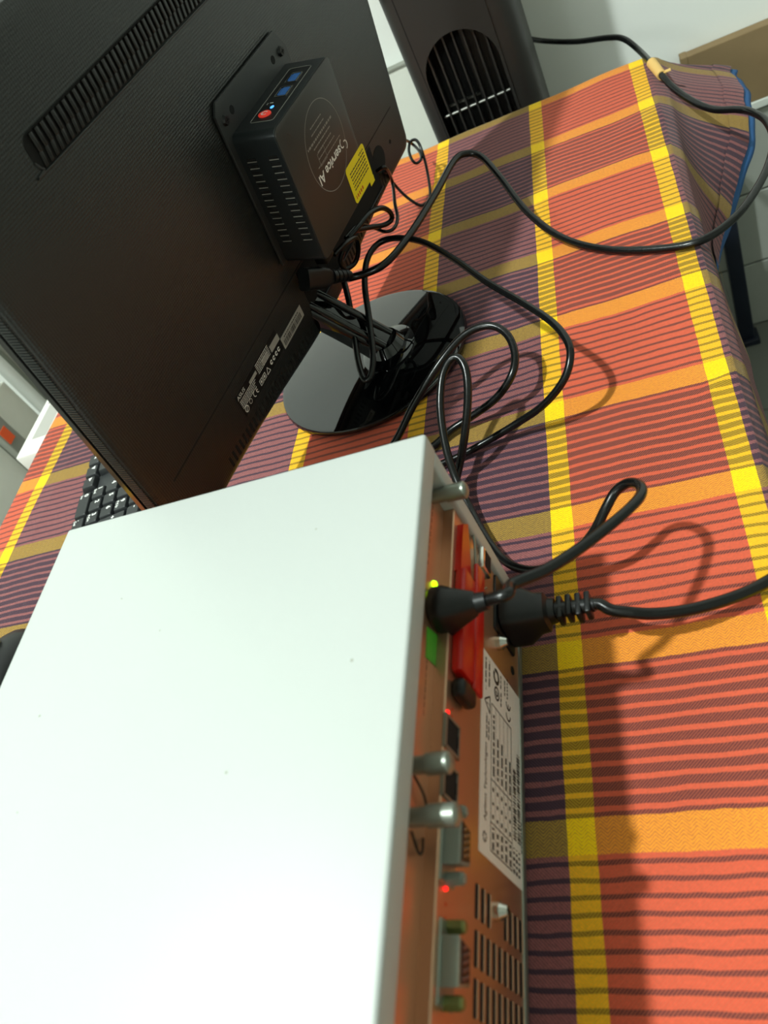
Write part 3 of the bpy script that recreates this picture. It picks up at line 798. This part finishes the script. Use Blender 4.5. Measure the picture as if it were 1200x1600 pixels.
pb = MB().prism([(0.5 + 5.2 * math.cos(a), 24 + 6.0 * math.sin(a)) for a in [i * PI / 16 for i in range(32)]], 0, 1.4, 0.5, f=top_f).build('power_button', 'red_button', pc, 30, local=True)
ps = MB(); arc_into(ps, P(0.5, BW1 + 1.4, 24), (1, 0, 0), (0, 0, -1), 2.0, 3.2, -60, 240, 16, 0.2); quad_into(ps, P(0.5, BW1 + 1.4, 24), (1, 0, 0), (0, 0, -1), -0.5, 0.5, 0.8, 3.6, 0.2)
ps.build('power_symbol', 'print_white', pb, local=True)
tr = MB(); bars_into(tr, P(19, BW1 + 0.25, 24), (1, 0, 0), (0, 0, -1), 2, 3.5, (1, 2), random, 0.15); bars_into(tr, P(17, BW1 + 0.25, 19), (1, 0, 0), (0, 0, -1), 3, 0.9, (1, 1.4), random, 0.15)
tr.build('port_symbol', 'print_white', fp, local=True)
# print on the lid, upside down with the computer
LU, LV = (-1, 0, 0), (0, -1, 0)
lp = MB()
text_into(lp, 'service AI', P(63, 137, BN), LU, LV, 12.5, 0.12, 54, 0.022)
arc_into(lp, P(74, 130.5, BN), LU, LV, 3.4, 4.6, 100, 290, 16, 0.12); arc_into(lp, P(69, 135, BN), LU, LV, 3.4, 4.6, -80, 110, 16, 0.12)
lp.build('logo_print', 'print_white', lid, local=True)
lp = MB()
arc_into(lp, P(41, 149, BN), LU, LV, 38.4, 39.1, 0, 360, 64, 0.12)
for k, (u0, ln, hh) in enumerate(((70, 56, 1.0), (60, 40, 1.0), (56, 34, 1.2), (58, 40, 1.2), (66, 58, 2.0), (52, 30, 1.0), (50, 26, 1.0))):
    bars_into(lp, P(u0, 143 + k * 5.2, BN), LU, LV, ln, hh, (2, 6), random, 0.12)
for q in ((20, 36, 141, 141.5), (20, 36, 152, 152.5)): quad_into(lp, P(0, 0, BN), (1, 0, 0), (0, 1, 0), q[0], q[1], q[2], q[3], 0.12)
for q in ((20, 20.5, 141, 152), (35.5, 36, 141, 152)): quad_into(lp, P(0, 0, BN), (1, 0, 0), (0, 1, 0), q[0], q[1], q[2], q[3], 0.12)
lp.build('label_print', 'print_grey', lid, local=True)
em = MB(); arc_into(em, P(-13, 186, BN), LU, LV, 4.6, 6.2, 0, 360, 24, 0.1); arc_into(em, P(-13, 186, BN), LU, LV, 2.0, 3.2, 0, 300, 16, 0.1); em.build('embossed_mark', 'black_plastic', lid, local=True)
# yellow sticker
ys = MB().prism(rrect(57, 107, 77.5, 114, 4, 5), BN, BN + 0.3, f=pf).build('yellow_sticker', 'yellow_label', pc, local=True)
yt = MB().box(97 - 33, 108 - 33, 72 - 140, 79 - 140, BN - 1.0, BN - 0.4, 0.2, 1).build('sticker_tab', 'yellow_label', ys, local=True)
yp = MB()
for k in range(7): bars_into(yp, P(103, 90 + k * 3.3, BN + 0.3), LU, LV, 40 if k < 6 else 12, 1.3, (2, 6), random, 0.1)
yp.build('sticker_print', 'print_dark', ys, local=True)
yp = MB(); bars_into(yp, P(80, 84.5, BN + 0.3), LU, LV, 19, 3.6, (1.8, 2.6), random, 0.1); yp.build('sticker_heading', 'print_red', ys, local=True)

# ------------------------------------------------------------------ keyboard
KD = Vector((-0.180, 0.984, 0)).normalized(); KE = Vector((KD.y, -KD.x, 0))     # KD: towards its left end, KE: away from the typist
KO = Vector((-556.0, -6.0, 0))                                                  # front corner at the number pad end
KROT = Matrix((KD, -KE, Vector((0, 0, 1)))).transposed()
kb = thing('keyboard', 'black keyboard with white legends, number pad end in front of the monitor', 'keyboard', KO, KROT)
# local: x towards the left end of the keyboard, -y away from the typist, z up
def kbl(a, b): return (a, -b)
SL = 0.05
def kz(b): return 9 + b * SL
kc = MB(); prof = [(0, 1.5), (0, 8), (4, 10), (150, 17), (154, 16), (154, 1.5)]
kc.add([(-32, -b, z) for b, z in prof] + [(446, -b, z) for b, z in prof], [tuple(range(6)), tuple(range(11, 5, -1))] + [(i, (i + 1) % 6 + 0, (i + 1) % 6 + 6, i + 6)[::-1] for i in range(6)])
kc.build('case', 'kb_case', kb, local=True)
PT = 20.6
def key_mesh(w_, d_):
    m_ = MB(); a, b = w_ / 2, d_ / 2
    rings = []
    for ins, z in ((0.5, 0), (0.5, 2), (2.3, 7.1), (2.8, 7.6)): rings.append([(x, y, z) for x, y in rrect(-a + ins, a - ins, -b + ins, b - ins, 1.6, 3)])
    loft(m_, rings); return m_
keyc = {}
def key(a, b, w_=1, d_=1, leg=None, leg2=None):
    kk = (w_, d_)
    if kk not in keyc: keyc[kk] = key_mesh(PT * w_ - 0.6, PT * d_ - 0.6).build('key', 'key', kb, 25, local=True); o = keyc[kk]
    else: o = place(keyc[kk], kb)
    o.location = Vector((a, -b, kz(b) + 0.5)) * K
    if leg or leg2:
        g = MB()
        x0 = PT * w_ / 2 - 4.6
        # legends read from the typist's side: right = -x, up = -y
        if leg == 'tri':
            r = 2.8; dirs = {'l': (1, 0), 'r': (-1, 0), 'd': (0, 1), 'u': (0, -1)}[leg2]
            dx, dy = dirs
            g.add([(x0 - 2 + dx * r, -2 + dy * r, 7.75), (x0 - 2 - dx * r + dy * r, -2 - dy * r - dx * r, 7.75), (x0 - 2 - dx * r - dy * r, -2 - dy * r + dx * r, 7.75)], [(0, 1, 2)])
        else:
            text_into(g, leg, (x0, -0.2, 7.65), (-1, 0, 0), (0, -1, 0), 8.0, 0.12, None, 0.03)
            if leg2: text_into(g, leg2, (x0, 5.4, 7.65), (-1, 0, 0), (0, -1, 0), 4.8, 0.12, None, 0.02)
        g.build('legend', 'print_white', o, local=True)
# number pad: columns at a = -18, 2.6, 23.2, 43.8 (a grows to the left end)
A0 = -16.0; B0 = 16.0
def ka(i): return A0 + i * PT
def kbb(j): return B0 + j * PT
key(ka(2.5), kbb(0), 2, 1, '0', 'Ins'); key(ka(1), kbb(0), 1, 1, '.', 'Del'); key(ka(0), kbb(0.5), 1, 2, 'Enter')
for j, row in enumerate((('3', '2', '1'), ('6', '5', '4'), ('9', '8', '7'))):
    for i, ch in enumerate(row): key(ka(i + 1), kbb(j + 1), 1, 1, ch, {'1': 'End', '7': 'Home', '3': 'PgDn', '9': 'PgUp'}.get(ch))
key(ka(0), kbb(2.5), 1, 2, '+')
for i, ch in enumerate(('-', '*', '/', 'Num')): key(ka(i), kbb(4), 1, 1, ch)
for i, dch in enumerate('rdl'): key(ka(4.3 + i), kbb(0), 1, 1, 'tri', dch)
key(ka(5.3), kbb(1), 1, 1, 'tri', 'u')
for i in range(3):
    key(ka(4.3 + i), kbb(3), 1, 1); key(ka(4.3 + i), kbb(4), 1, 1)
for j in range(5):
    for i in range(14):
        if j == 0 and 4 <= i <= 9:
            if i == 4: key(ka(7.6 + 6.5), kbb(0), 6, 1)
            continue
        key(ka(7.6 + i), kbb(j), 1, 1)
for i in range(18): key(ka(3.9 + i * 0.98 if i > 2 else i), kbb(5.25), 1, 1) if i > 2 else None

# ------------------------------------------------------------------ mouse at the near left
ms = thing('computer_mouse', 'black computer mouse half hidden by the white box', 'mouse', (-566, -188, 0))
mm_ = MB(); rings = []
for q in range(15):
    t_ = q / 14; yy = -58 + 116 * t_
    wv = 33 * (math.sin(PI * (0.06 + 0.88 * t_)) ** 0.45); hv = 36 * (math.sin(PI * (0.08 + 0.84 * t_)) ** 0.7) * (0.8 + 0.2 * t_)
    rings.append([(-566 + wv * math.copysign(abs(math.cos(a)) ** 0.75, math.cos(a)), -188 + yy, 2 + max(0, hv * max(0, math.sin(a)) ** 0.75)) for a in [2 * PI * i / 28 for i in range(28)]])
loft(mm_, rings); mm_.build('shell', 'black_plastic', ms, 60)
MB().cyl((-569, -158, 33), (-563, -158, 33), 6.5, 6.5, 18).build('scroll_wheel', 'grey_plastic', ms, 40)

# ------------------------------------------------------------------ cords
def cord(name, label, pts, r, plugs=(), group=None, n=10):
    b_ = Vector(pts[0]); 
    t_ = thing(name, label, 'cord', (b_.x, b_.y, 0))
    MB().tube(smoothpath(pts, n), r, 12).build('jacket', 'cable', t_, 60)
    return t_

# mains lead of the monitor
ml0 = [(-186.5, 166.3, 102.3), (-177.7, 179.5, 88.4), (-142.8, 182.4, 88.4), (-118.9, 226.4, 85.8), (-96.4, 302.9, 80.4), (-80.2, 372.2, 75.0), (-67.2, 391.9, 69.7), (-51.1, 386.6, 61.6), (-34.1, 353.1, 48.2), (-9.3, 297.2, 24.1), (22.9, 250.3, 8.0), (65.7, 206.5, 5.4), (117.9, 177.1, 5.4), (151.9, 169.5, 6.7), (183.9, 195.3, 2.7), (211.1, 241.9, -4.0), (230.7, 287.8, -8.0), (242.1, 331.5, -10.7), (243.1, 375.5, -13.4), (234.1, 410.8, -16.1), (222.2, 426.3, -16.1), (201.5, 445.2, -16.1), (183.2, 472.3, -10.7), (166.5, 510.8, -2.7), (154.6, 550.0, 8.0), (143.3, 649.9, -5.7), (127.9, 690.1, 1.5), (108.5, 723.6, -1.2), (64.0, 790.6, -13.4), (16.9, 850.9, -15.4), (-15.8, 879.0, -6.1), (-55.0, 884.4, 19.1)]
c1 = cord('monitor_power_cord', 'long thick black mains lead from the monitor, taped at the far table corner', ml0, 3.9)
a_, b_ = Vector((151.7, 570.5, 8.0)), Vector((158.7, 531.4, 5.4))
tp_ = MB().cyl(a_, b_, 6.2, 5.6, 16); tp_.box(b_.x - 2, b_.x + 11, b_.y - 2, b_.y + 4, b_.z + 2, b_.z + 3); tp_ = tp_.build('tape_wrap', 'tape', c1, 40)
tp_['label'] = 'wrap of pale tape around the lead'
pa, pb2 = Vector((-200.6, 136.3, 126.4)), Vector((-186.9, 163.1, 104.8)); d = (pb2 - pa).normalized()
pl = MB(); sd = Vector((0, 0, 1)).cross(d).normalized(); ud = d.cross(sd)
def plug_ring(c, a, b): return [c + sd * (a * math.copysign(abs(math.cos(t_)) ** 0.5, math.cos(t_))) + ud * (b * math.copysign(abs(math.sin(t_)) ** 0.5, math.sin(t_))) for t_ in [2 * PI * i / 24 for i in range(24)]]
loft(pl, [plug_ring(pa - d * 8, 8, 11), plug_ring(pa + d * 14, 8, 11), plug_ring(pa + d * 24, 6.5, 9), plug_ring(pa + d * 30, 5, 6)]); pl.build('plug', 'black_plastic', c1, 40)
sr = MB()
for k in range(4): sr.cyl(pa + d * (30 + k * 6.5), pa + d * (34.5 + k * 6.5), 7.4 - k * 0.5, 7.4 - k * 0.5, 18)
sr.cyl(pa + d * 28, pa + d * 58, 4.8, 4.4, 18); sr.build('strain_relief', 'black_plastic', c1, 40)

# lead that drops from the monitor, loops and sweeps right, then vanishes behind the white box
v1 = [(-198.7, 206.5, 80.0), (-193.5, 175.0, 67.0), (-192.8, 143.4, 48.2), (-190.3, 111.0, 34.8), (-185.2, 90.7, 26.8), (-178.0, 91.7, 26.8), (-173.7, 113.9, 34.8), (-174.7, 152.9, 50.9), (-175.0, 190.0, 69.7), (-170.1, 219.4, 80.4), (-157.1, 238.3, 83.1), (-135.6, 234.8, 83.1), (-105.7, 213.0, 80.4), (-69.6, 164.1, 77.7), (-37.6, 114.4, 73.7), (-2.7, 65.3, 71.0), (19.0, 32.6, 68.3), (29.6, 7.8, 64.3), (29.8, -8.9, 59.0), (20.4, -20.7, 48.2), (-0.6, -24.3, 32.2), (-27.4, -21.5, 17.4), (-59.8, -24.7, 8.0), (-84.7, -31.2, 5.4), (-102.8, -35.5, 5.4), (-133.4, -45.5, 5.4), (-164.9, -51.6, 5.4)]
cord('monitor_video_cable', 'black cable dropping from the monitor and sweeping far right in a wide bend', v1, 3.3)
# loop lying behind the corner of the white box
v2 = [(-163.1, -13.2, 6.7), (-145.8, 6.8, 13.4), (-123.2, 27.5, 29.5), (-90.8, 51.3, 48.2), (-65.0, 68.9, 56.3), (-42.2, 72.1, 56.3), (-27.1, 61.1, 50.9), (-21.6, 41.0, 42.9), (-26.9, 21.9, 34.8), (-46.3, 12.7, 21.4), (-74.6, 9.1, 10.7), (-94.7, 3.5, 6.7), (-110.5, -8.8, 5.4), (-135.2, -22.7, 5.4)]
cord('network_cable', 'black cable in a round loop behind the white box corner', v2, 3.6)
# plug-in power lead of the instrument with tall narrow loop and hairpin loop
v3 = [(-13.0, -284.5, 137.0), (2.0, -284.0, 139.0), (2.3, -272.5, 131.3), (18.3, -261.5, 123.3), (34.8, -244.8, 113.9), (52.0, -222.3, 101.8), (64.7, -202.3, 91.1), (71.2, -186.7, 83.1), (70.3, -174.3, 77.7), (63.1, -165.9, 72.4), (53.5, -165.9, 67.0), (44.1, -174.1, 60.3), (31.8, -182.6, 48.2), (13.3, -184.5, 32.2), (-10.7, -180.5, 17.4), (-29.5, -171.6, 10.7), (-45.4, -156.4, 8.0), (-60.2, -129.4, 8.0), (-71.9, -100.9, 10.7), (-80.3, -77.0, 21.4), (-83.6, -54.3, 40.2), (-81.8, -28.2, 60.3), (-75.1, -6.1, 75.0), (-65.3, 3.1, 83.1), (-57.2, 2.0, 83.1), (-53.2, -8.6, 76.4), (-56.2, -25.1, 63.0), (-67.2, -44.8, 40.2), (-81.9, -59.4, 16.1), (-93.8, -88.0, 6.7), (-110.7, -110.4, 5.4)]
c3 = cord('instrument_data_cable', 'black cable from the upper plug of the white box with a hairpin loop', v3, 3.5, n=12)
pg = MB()
def xring(x, y, z, a, b, e=0.6): return [(x, y + a * math.copysign(abs(math.cos(t_)) ** e, math.cos(t_)), z + b * math.copysign(abs(math.sin(t_)) ** e, math.sin(t_))) for t_ in [2 * PI * i / 28 for i in range(28)]]
loft(pg, [xring(PU + 0.5, -285.5, 136, 10.5, 13), xring(PU + 2, -285.5, 136, 11.5, 14), xring(PU + 8, -285.5, 136, 11.5, 14), xring(PU + 13, -285.2, 136.3, 9.5, 11), xring(PU + 24, -284.8, 136.8, 6.0, 6.5), xring(PU + 25, -284.7, 136.9, 5.0, 5.4)])
pg.build('plug', 'black_plastic', c3, 40)
MB().cyl((PU + 25, -284.7, 136.9), (PU + 31, -284.4, 137.3), 5.8, 5.0, 18).build('strain_relief', 'black_plastic', c3, 40)
# mains lead of the instrument
v4 = [(22.0, -231.8, 38.6), (30.0, -231.8, 38.2), (37.1, -236.6, 36.2), (48.3, -239.1, 33.5), (61.3, -240.1, 29.5), (80.0, -238.0, 24.1), (99.2, -232.6, 18.8), (116.8, -225.0, 13.4), (133.3, -214.7, 8.0), (145.9, -207.1, 6.7), (172.0, -160.0, -40.0), (180.0, -150.0, -200.0), (186.0, -140.0, -480.0), (210.0, -120.0, -690.0), (300.0, -60.0, -727.0), (480.0, 0.0, -727.0)]
c4 = cord('instrument_power_cord', 'black mains lead from the lower plug of the white box to the right', v4, 4.0)
pg = MB(); yq, zq = -232, 39
loft(pg, [xring(PL + 1, yq, zq, 13, 17, 0.4), xring(PL + 3, yq, zq, 15, 19, 0.4), xring(PL + 15, yq, zq, 15, 19, 0.4), xring(PL + 24, yq, zq, 11.5, 13, 0.5), xring(PL + 30, yq, zq, 11, 12, 0.5), xring(PL + 32, yq, zq, 8, 8, 0.6), xring(PL + 36, yq, zq, 7.5, 7.5, 0.7)])
pg.build('plug', 'black_plastic', c4, 40)
sr = MB(); sr.cyl((PL + 34, yq, zq), (27, -231.8, 38.4), 5.4, 4.8, 18)
for k in range(4):
    x = PL + 37 + k * 6.2; zz = zq - 0.1 * k
    if k % 2: sr.box(x, x + 4.0, yq - 8, yq + 8, zz - 6, zz + 6, 1.2, 2)
    else: sr.box(x, x + 4.0, yq - 8.5, yq + 8.5, zz - 7.5, zz + 5, 1.2, 2)
sr.build('strain_relief', 'black_plastic', c4, 40)
# thin leads at the lower right of the monitor
v5 = [(-155.9, 363.0, 99.6), (-174.4, 435.4, 53.6), (-169.9, 441.8, 29.5), (-158.6, 437.0, 13.4), (-150.9, 439.7, 6.7), (-142.3, 455.5, 8.0), (-140.8, 487.9, 26.8), (-141.0, 505.1, 48.2), (-145.5, 516.3, 56.3), (-153.9, 517.9, 56.3), (-155.6, 499.6, 53.6), (-152.1, 482.8, 48.2), (-148.0, 481.0, 42.9), (-143.7, 494.6, 40.2), (-148.2, 519.2, 40.2), (-158.5, 538.8, 45.6), (-146.7, 468.9, 81.9)]
cord('thin_audio_cable', 'thin black cable with a tiny loop at the monitor edge near the fan', v5, 1.9)
v6 = [(-159.9, 349.6, 108.7), (-149.1, 351.5, 108.0), (-162.2, 395.0, 69.7), (-155.5, 345.7, 67.0), (-150.7, 315.9, 64.3), (-152.9, 295.5, 64.3), (-162.3, 289.3, 67.0), (-175.1, 297.2, 72.4), (-177.3, 263.0, 98.4), (-185.8, 233.5, 104.5)]
cord('adapter_cable', 'thin black cable bowing below the yellow sticker of the mini computer', v6, 2.1)
v7 = [(-179.2, 224.7, 107.5), (-168.4, 242.4, 107.8), (-159.3, 262.9, 106.4), (-152.9, 286.4, 95.9), (-151.5, 302.1, 80.8), (-154.3, 305.8, 70.3), (-160.8, 295.9, 71.6), (-171.4, 280.0, 82.6), (-180.9, 258.3, 96.3)]
cord('mini_computer_cable', 'black cable curled in a small ring under the mini computer edge', v7, 2.9)
v8 = [(-181.4, 173.6, 122.0), (-171.2, 189.9, 120.9), (-167.3, 211.7, 111.2), (-172.7, 216.5, 95.8), (-181.6, 213.3, 85.1), (-190.1, 202.3, 87.9), (-190.7, 201.8, 98.4), (-184.2, 205.9, 106.0)]
cord('usb_cable', 'black cable ring between the mini computer and the mains plug', v8, 2.6)
t_ = thing('video_plug', 'larger black plug pushed into the lower side of the mini computer', 'plug', Vector((-176.5, 166.2, 125.1)))
q = wl(Vector((-178.0, 169.8, 123.3)))
mbp = MB()
for (u, w, n0) in ((5, 58, 20),): mbp.box(u - 9, u + 9, w - 4, w + 17.4, n0 - 5, n0 + 9, 2, 2, M_=None)
mbp.v = [mloc(*p) for p in mbp.v]; mbp.build('plug_body', 'black_plastic', t_, 40)
mbp = MB().box(30, 44, 60, 75.4, 16, 26, 2, 2); mbp.v = [mloc(*p) for p in mbp.v]
t_ = thing('usb_plug', 'smaller black plug beside the larger one under the mini computer', 'plug', mloc(37, 60, 21))
mbp.build('plug_body', 'black_plastic', t_, 40)
mbp = MB().box(33.5, 40.5, 52, 61, 18, 24, 2, 2); mbp.v = [mloc(*p) for p in mbp.v]; mbp.build('boot', 'black_plastic', t_, 40)

# ------------------------------------------------------------------ tower fan behind the far table edge
FX0, FX1, FY0, FY1 = -166.0, 4.0, 700.0, 860.0
FT = 420.0
fan = thing('tower_fan', 'dark grey tower fan with arched grille behind the table end', 'fan', ((FX0 + FX1) / 2, (FY0 + FY1) / 2, FLOOR))
AXC, AW, AZ = -88.0, 54.0, 48.0                 # arch centre, half width, springing height
# front plate with an arched opening
b = bmesh.new()
outer = [(FX0 + 22, FLOOR + 40), (FX1 - 34, FLOOR + 40), (FX1 - 34, FT), (FX0 + 22, FT)]
inner = [(AXC + AW, -170), (AXC + AW, AZ)] + [(AXC + AW * math.cos(math.radians(a)), AZ + AW * math.sin(math.radians(a))) for a in range(10, 180, 10)] + [(AXC - AW, AZ), (AXC - AW, -170)]
for loop in (outer, inner):
    vs_ = [b.verts.new((x, FY0, z)) for x, z in loop]
    for i in range(len(vs_)): b.edges.new((vs_[i], vs_[(i + 1) % len(vs_)]))
bmesh.ops.triangle_fill(b, use_beauty=True, use_dissolve=False, edges=list(b.edges))
fpm = MB().bm(b); b.free()
fp_ = fpm.build('front_plate', 'fan', fan)
md = fp_.modifiers.new('thickness', 'SOLIDIFY'); md.thickness = 4 * K; md.offset = 0
# rounded sides and back
sec = [(FX0 + 21, FY0)]
for cx, cy, a0, rr in ((FX0 + 22, FY0 + 22, 270, 22), (FX0 + 40, FY1 - 40, 180, 40), (FX1 - 40, FY1 - 40, 90, 40), (FX1 - 35, FY0 + 35, 0, 35)):
    for i in range(9):
        t_ = math.radians(a0 - 90 * i / 8); sec.append((cx + rr * math.cos(t_), cy + rr * math.sin(t_)))
sm = MB(); v = [(x, y, z) for z in (FLOOR + 40, FT) for x, y in sec]; nn = len(sec)
sm.add(v, [(i, i + 1, nn + i + 1, nn + i) for i in range(nn - 1)] + [tuple(range(nn, 2 * nn))])
so_ = sm.build('casing', 'fan', fan, 40)
MB().box(AXC - AW - 6, AXC + AW + 6, FY0 + 45, FY0 + 48, -180, AZ + AW + 6).build('grille_back', 'hole', fan)
MB().box(AXC - AW - 6, AXC - AW - 3, FY0 + 3, FY0 + 46, -180, AZ + AW).box(AXC + AW + 3, AXC + AW + 6, FY0 + 3, FY0 + 46, -180, AZ + AW).build('grille_cheek', 'fan', fan)
for i in range(7):
    x = AXC - AW + 12 + i * 14.2
    h = AZ + math.sqrt(max(0, AW ** 2 - (x - AXC) ** 2)) + 2
    MB().box(x - 1.2, x + 1.2, FY0 + 5, FY0 + 20, -172, h).build('grille_bar', 'fan', fan)
MB().box(AXC + 8, AXC + AW, FY0 + 21, FY0 + 24, -180, AZ + AW).build('grille_baffle', 'fan', fan)
MB().box(AXC - AW + 2, AXC + AW - 2, FY0 + 8, FY0 + 13, -9, -6, 0.8, 1).build('cross_bar', 'fan_glint', fan)
MB().box(AXC - AW + 10, AXC + 12, FY0 + 22, FY0 + 26, -2, 1).build('cross_bar', 'fan_glint', fan)
MB().box(FX0 + 20.5, FX0 + 21.7, FY0 - 1.2, FY0 + 2, FLOOR + 40, FT).build('casing_seam', 'hole', fan)
MB().prism([(FX0 + 4 + 15 * math.cos(a), 188 + 10 * math.sin(a)) for a in [i * PI / 10 for i in range(20)]], FY0 - 2, FY0 + 14, f=lambda a, b, c: (a + 6, c, b)).build('side_vent', 'hole', fan)
fb = MB(); loft(fb, [[((FX0 + FX1) / 2 + r * math.cos(2 * PI * i / 48), (FY0 + FY1) / 2 + r * math.sin(2 * PI * i / 48), z) for i in range(48)] for r, z in ((125, FLOOR), (125, FLOOR + 14), (110, FLOOR + 30), (70, FLOOR + 42))]); fb.build('base', 'fan', fan, 40)

# ------------------------------------------------------------------ other things around the table
t_ = thing('white_board', 'white board leaning at the back wall between monitor and fan', 'board', (-240, WALLY - 30, FLOOR))
MB().box(-420, -140, WALLY - 34, WALLY - 22, FLOOR, 25, 3).build('panel', 'bin', t_)
MB().box(-422, -138, WALLY - 36, WALLY - 20, 25, 30, 1).build('edge_strip', 'rack_dark', t_)
cb = thing('cardboard_panel', 'brown cardboard panel standing on the white ledge against the wall', 'cardboard', (420, WALLY - 12, -262))
MB().box(212, 640, WALLY - 22, WALLY - 2, -262, -148, 1.5, 2).build('sheet', 'cardboard', cb)
MB().box(205, 216, WALLY - 23.5, WALLY - 1, -262, -147, 1, 1).build('side_flap', 'cardboard', cb)
np_ = thing('navy_post', 'dark navy metal post with a foot on the grey floor behind the table corner', 'post', (232, 866, FLOOR))
MB().box(218, 246, 852, 880, FLOOR + 14, -330, 4, 2).build('upright', 'navy', np_, 40)
MB().box(212, 254, 844, 888, FLOOR, FLOOR + 16, 4, 2).build('foot', 'navy', np_, 40)

# metal rack beyond the left side of the table
RX = -1005.0
rk = thing('metal_rack', 'grey and white metal rack beyond the left table edge', 'rack', (RX - 120, 480, FLOOR))
MB().cyl((RX, 532, FLOOR), (RX, 532, 120), 12, 12, 18).build('upright', 'rack', rk, 40)
MB().box(RX - 16, RX + 10, 400, 436, FLOOR, 120, 2).build('upright', 'rack_dark', rk)
MB().box(RX - 30, RX - 8, 566, 640, FLOOR, 120, 2).build('upright', 'rack_dark', rk)
h0 = None
for i in range(14):
    if h0 is None: h0 = MB().box(-0.4, 0.6, -11, 11, -4, 4, 0.3, 1).build('slot', 'hole', rk, local=True); o = h0
    else: o = place(h0, rk)
    o.location = (Vector((RX - 8, 598, -250 + i * 26)) - Vector((RX - 120, 480, FLOOR))) * K
MB().box(RX - 260, RX - 22, 150, 700, -24, 2, 2).build('shelf', 'rack', rk)
MB().box(RX - 260, RX - 22, 150, 700, -420, -398, 2).build('shelf', 'rack', rk)
pn0 = MB().box(RX - 21, RX - 9, 441, 518, -560, -52, 2).build('side_panel', 'bin', rk)
MB().box(RX - 21, RX - 5, 150, 399, -560, -52, 2).build('side_panel', 'bin', rk)
MB().box(RX - 21, RX - 7, 441, 518, -170, -164, 1).build('panel_rail', 'rack', rk)
MB().box(RX + 9, RX + 11, 404, 424, -112, -84).build('orange_tag', 'orange', rk)
st = thing('stool', 'white stool standing left of the table with a carton on it', 'stool', (-778, 300, FLOOR))
MB().box(-792, -736, 232, 380, -72, -60, 4, 2).build('seat', 'bin', st)
for x in (-782, -748):
    for y in (246, 366): MB().cyl((x, y, FLOOR), (x, y, -72), 9, 9, 12).build('leg', 'rack_dark', st, 40)
wc = thing('white_carton', 'small white carton with grey printing beside the left table edge', 'carton', (-778, 300, -60))
MB().box(-796, -732, 222, 392, -60, -22, 3, 2).build('carton', 'white_label', wc, 40)
wp = MB()
quad_into(wp, (-796, 222, -22), (1, 0, 0), (0, 1, 0), 16, 44, 34, 118, 0.3)
wp.build('grey_window', 'grey_label', wc)
wp = MB()
for k in range(3): bars_into(wp, (-786 + k * 7, 360, -22), (0, -1, 0), (1, 0, 0), 26, 4, (4, 9), random, 0.3)
wp.build('carton_print', 'print_grey', wc)
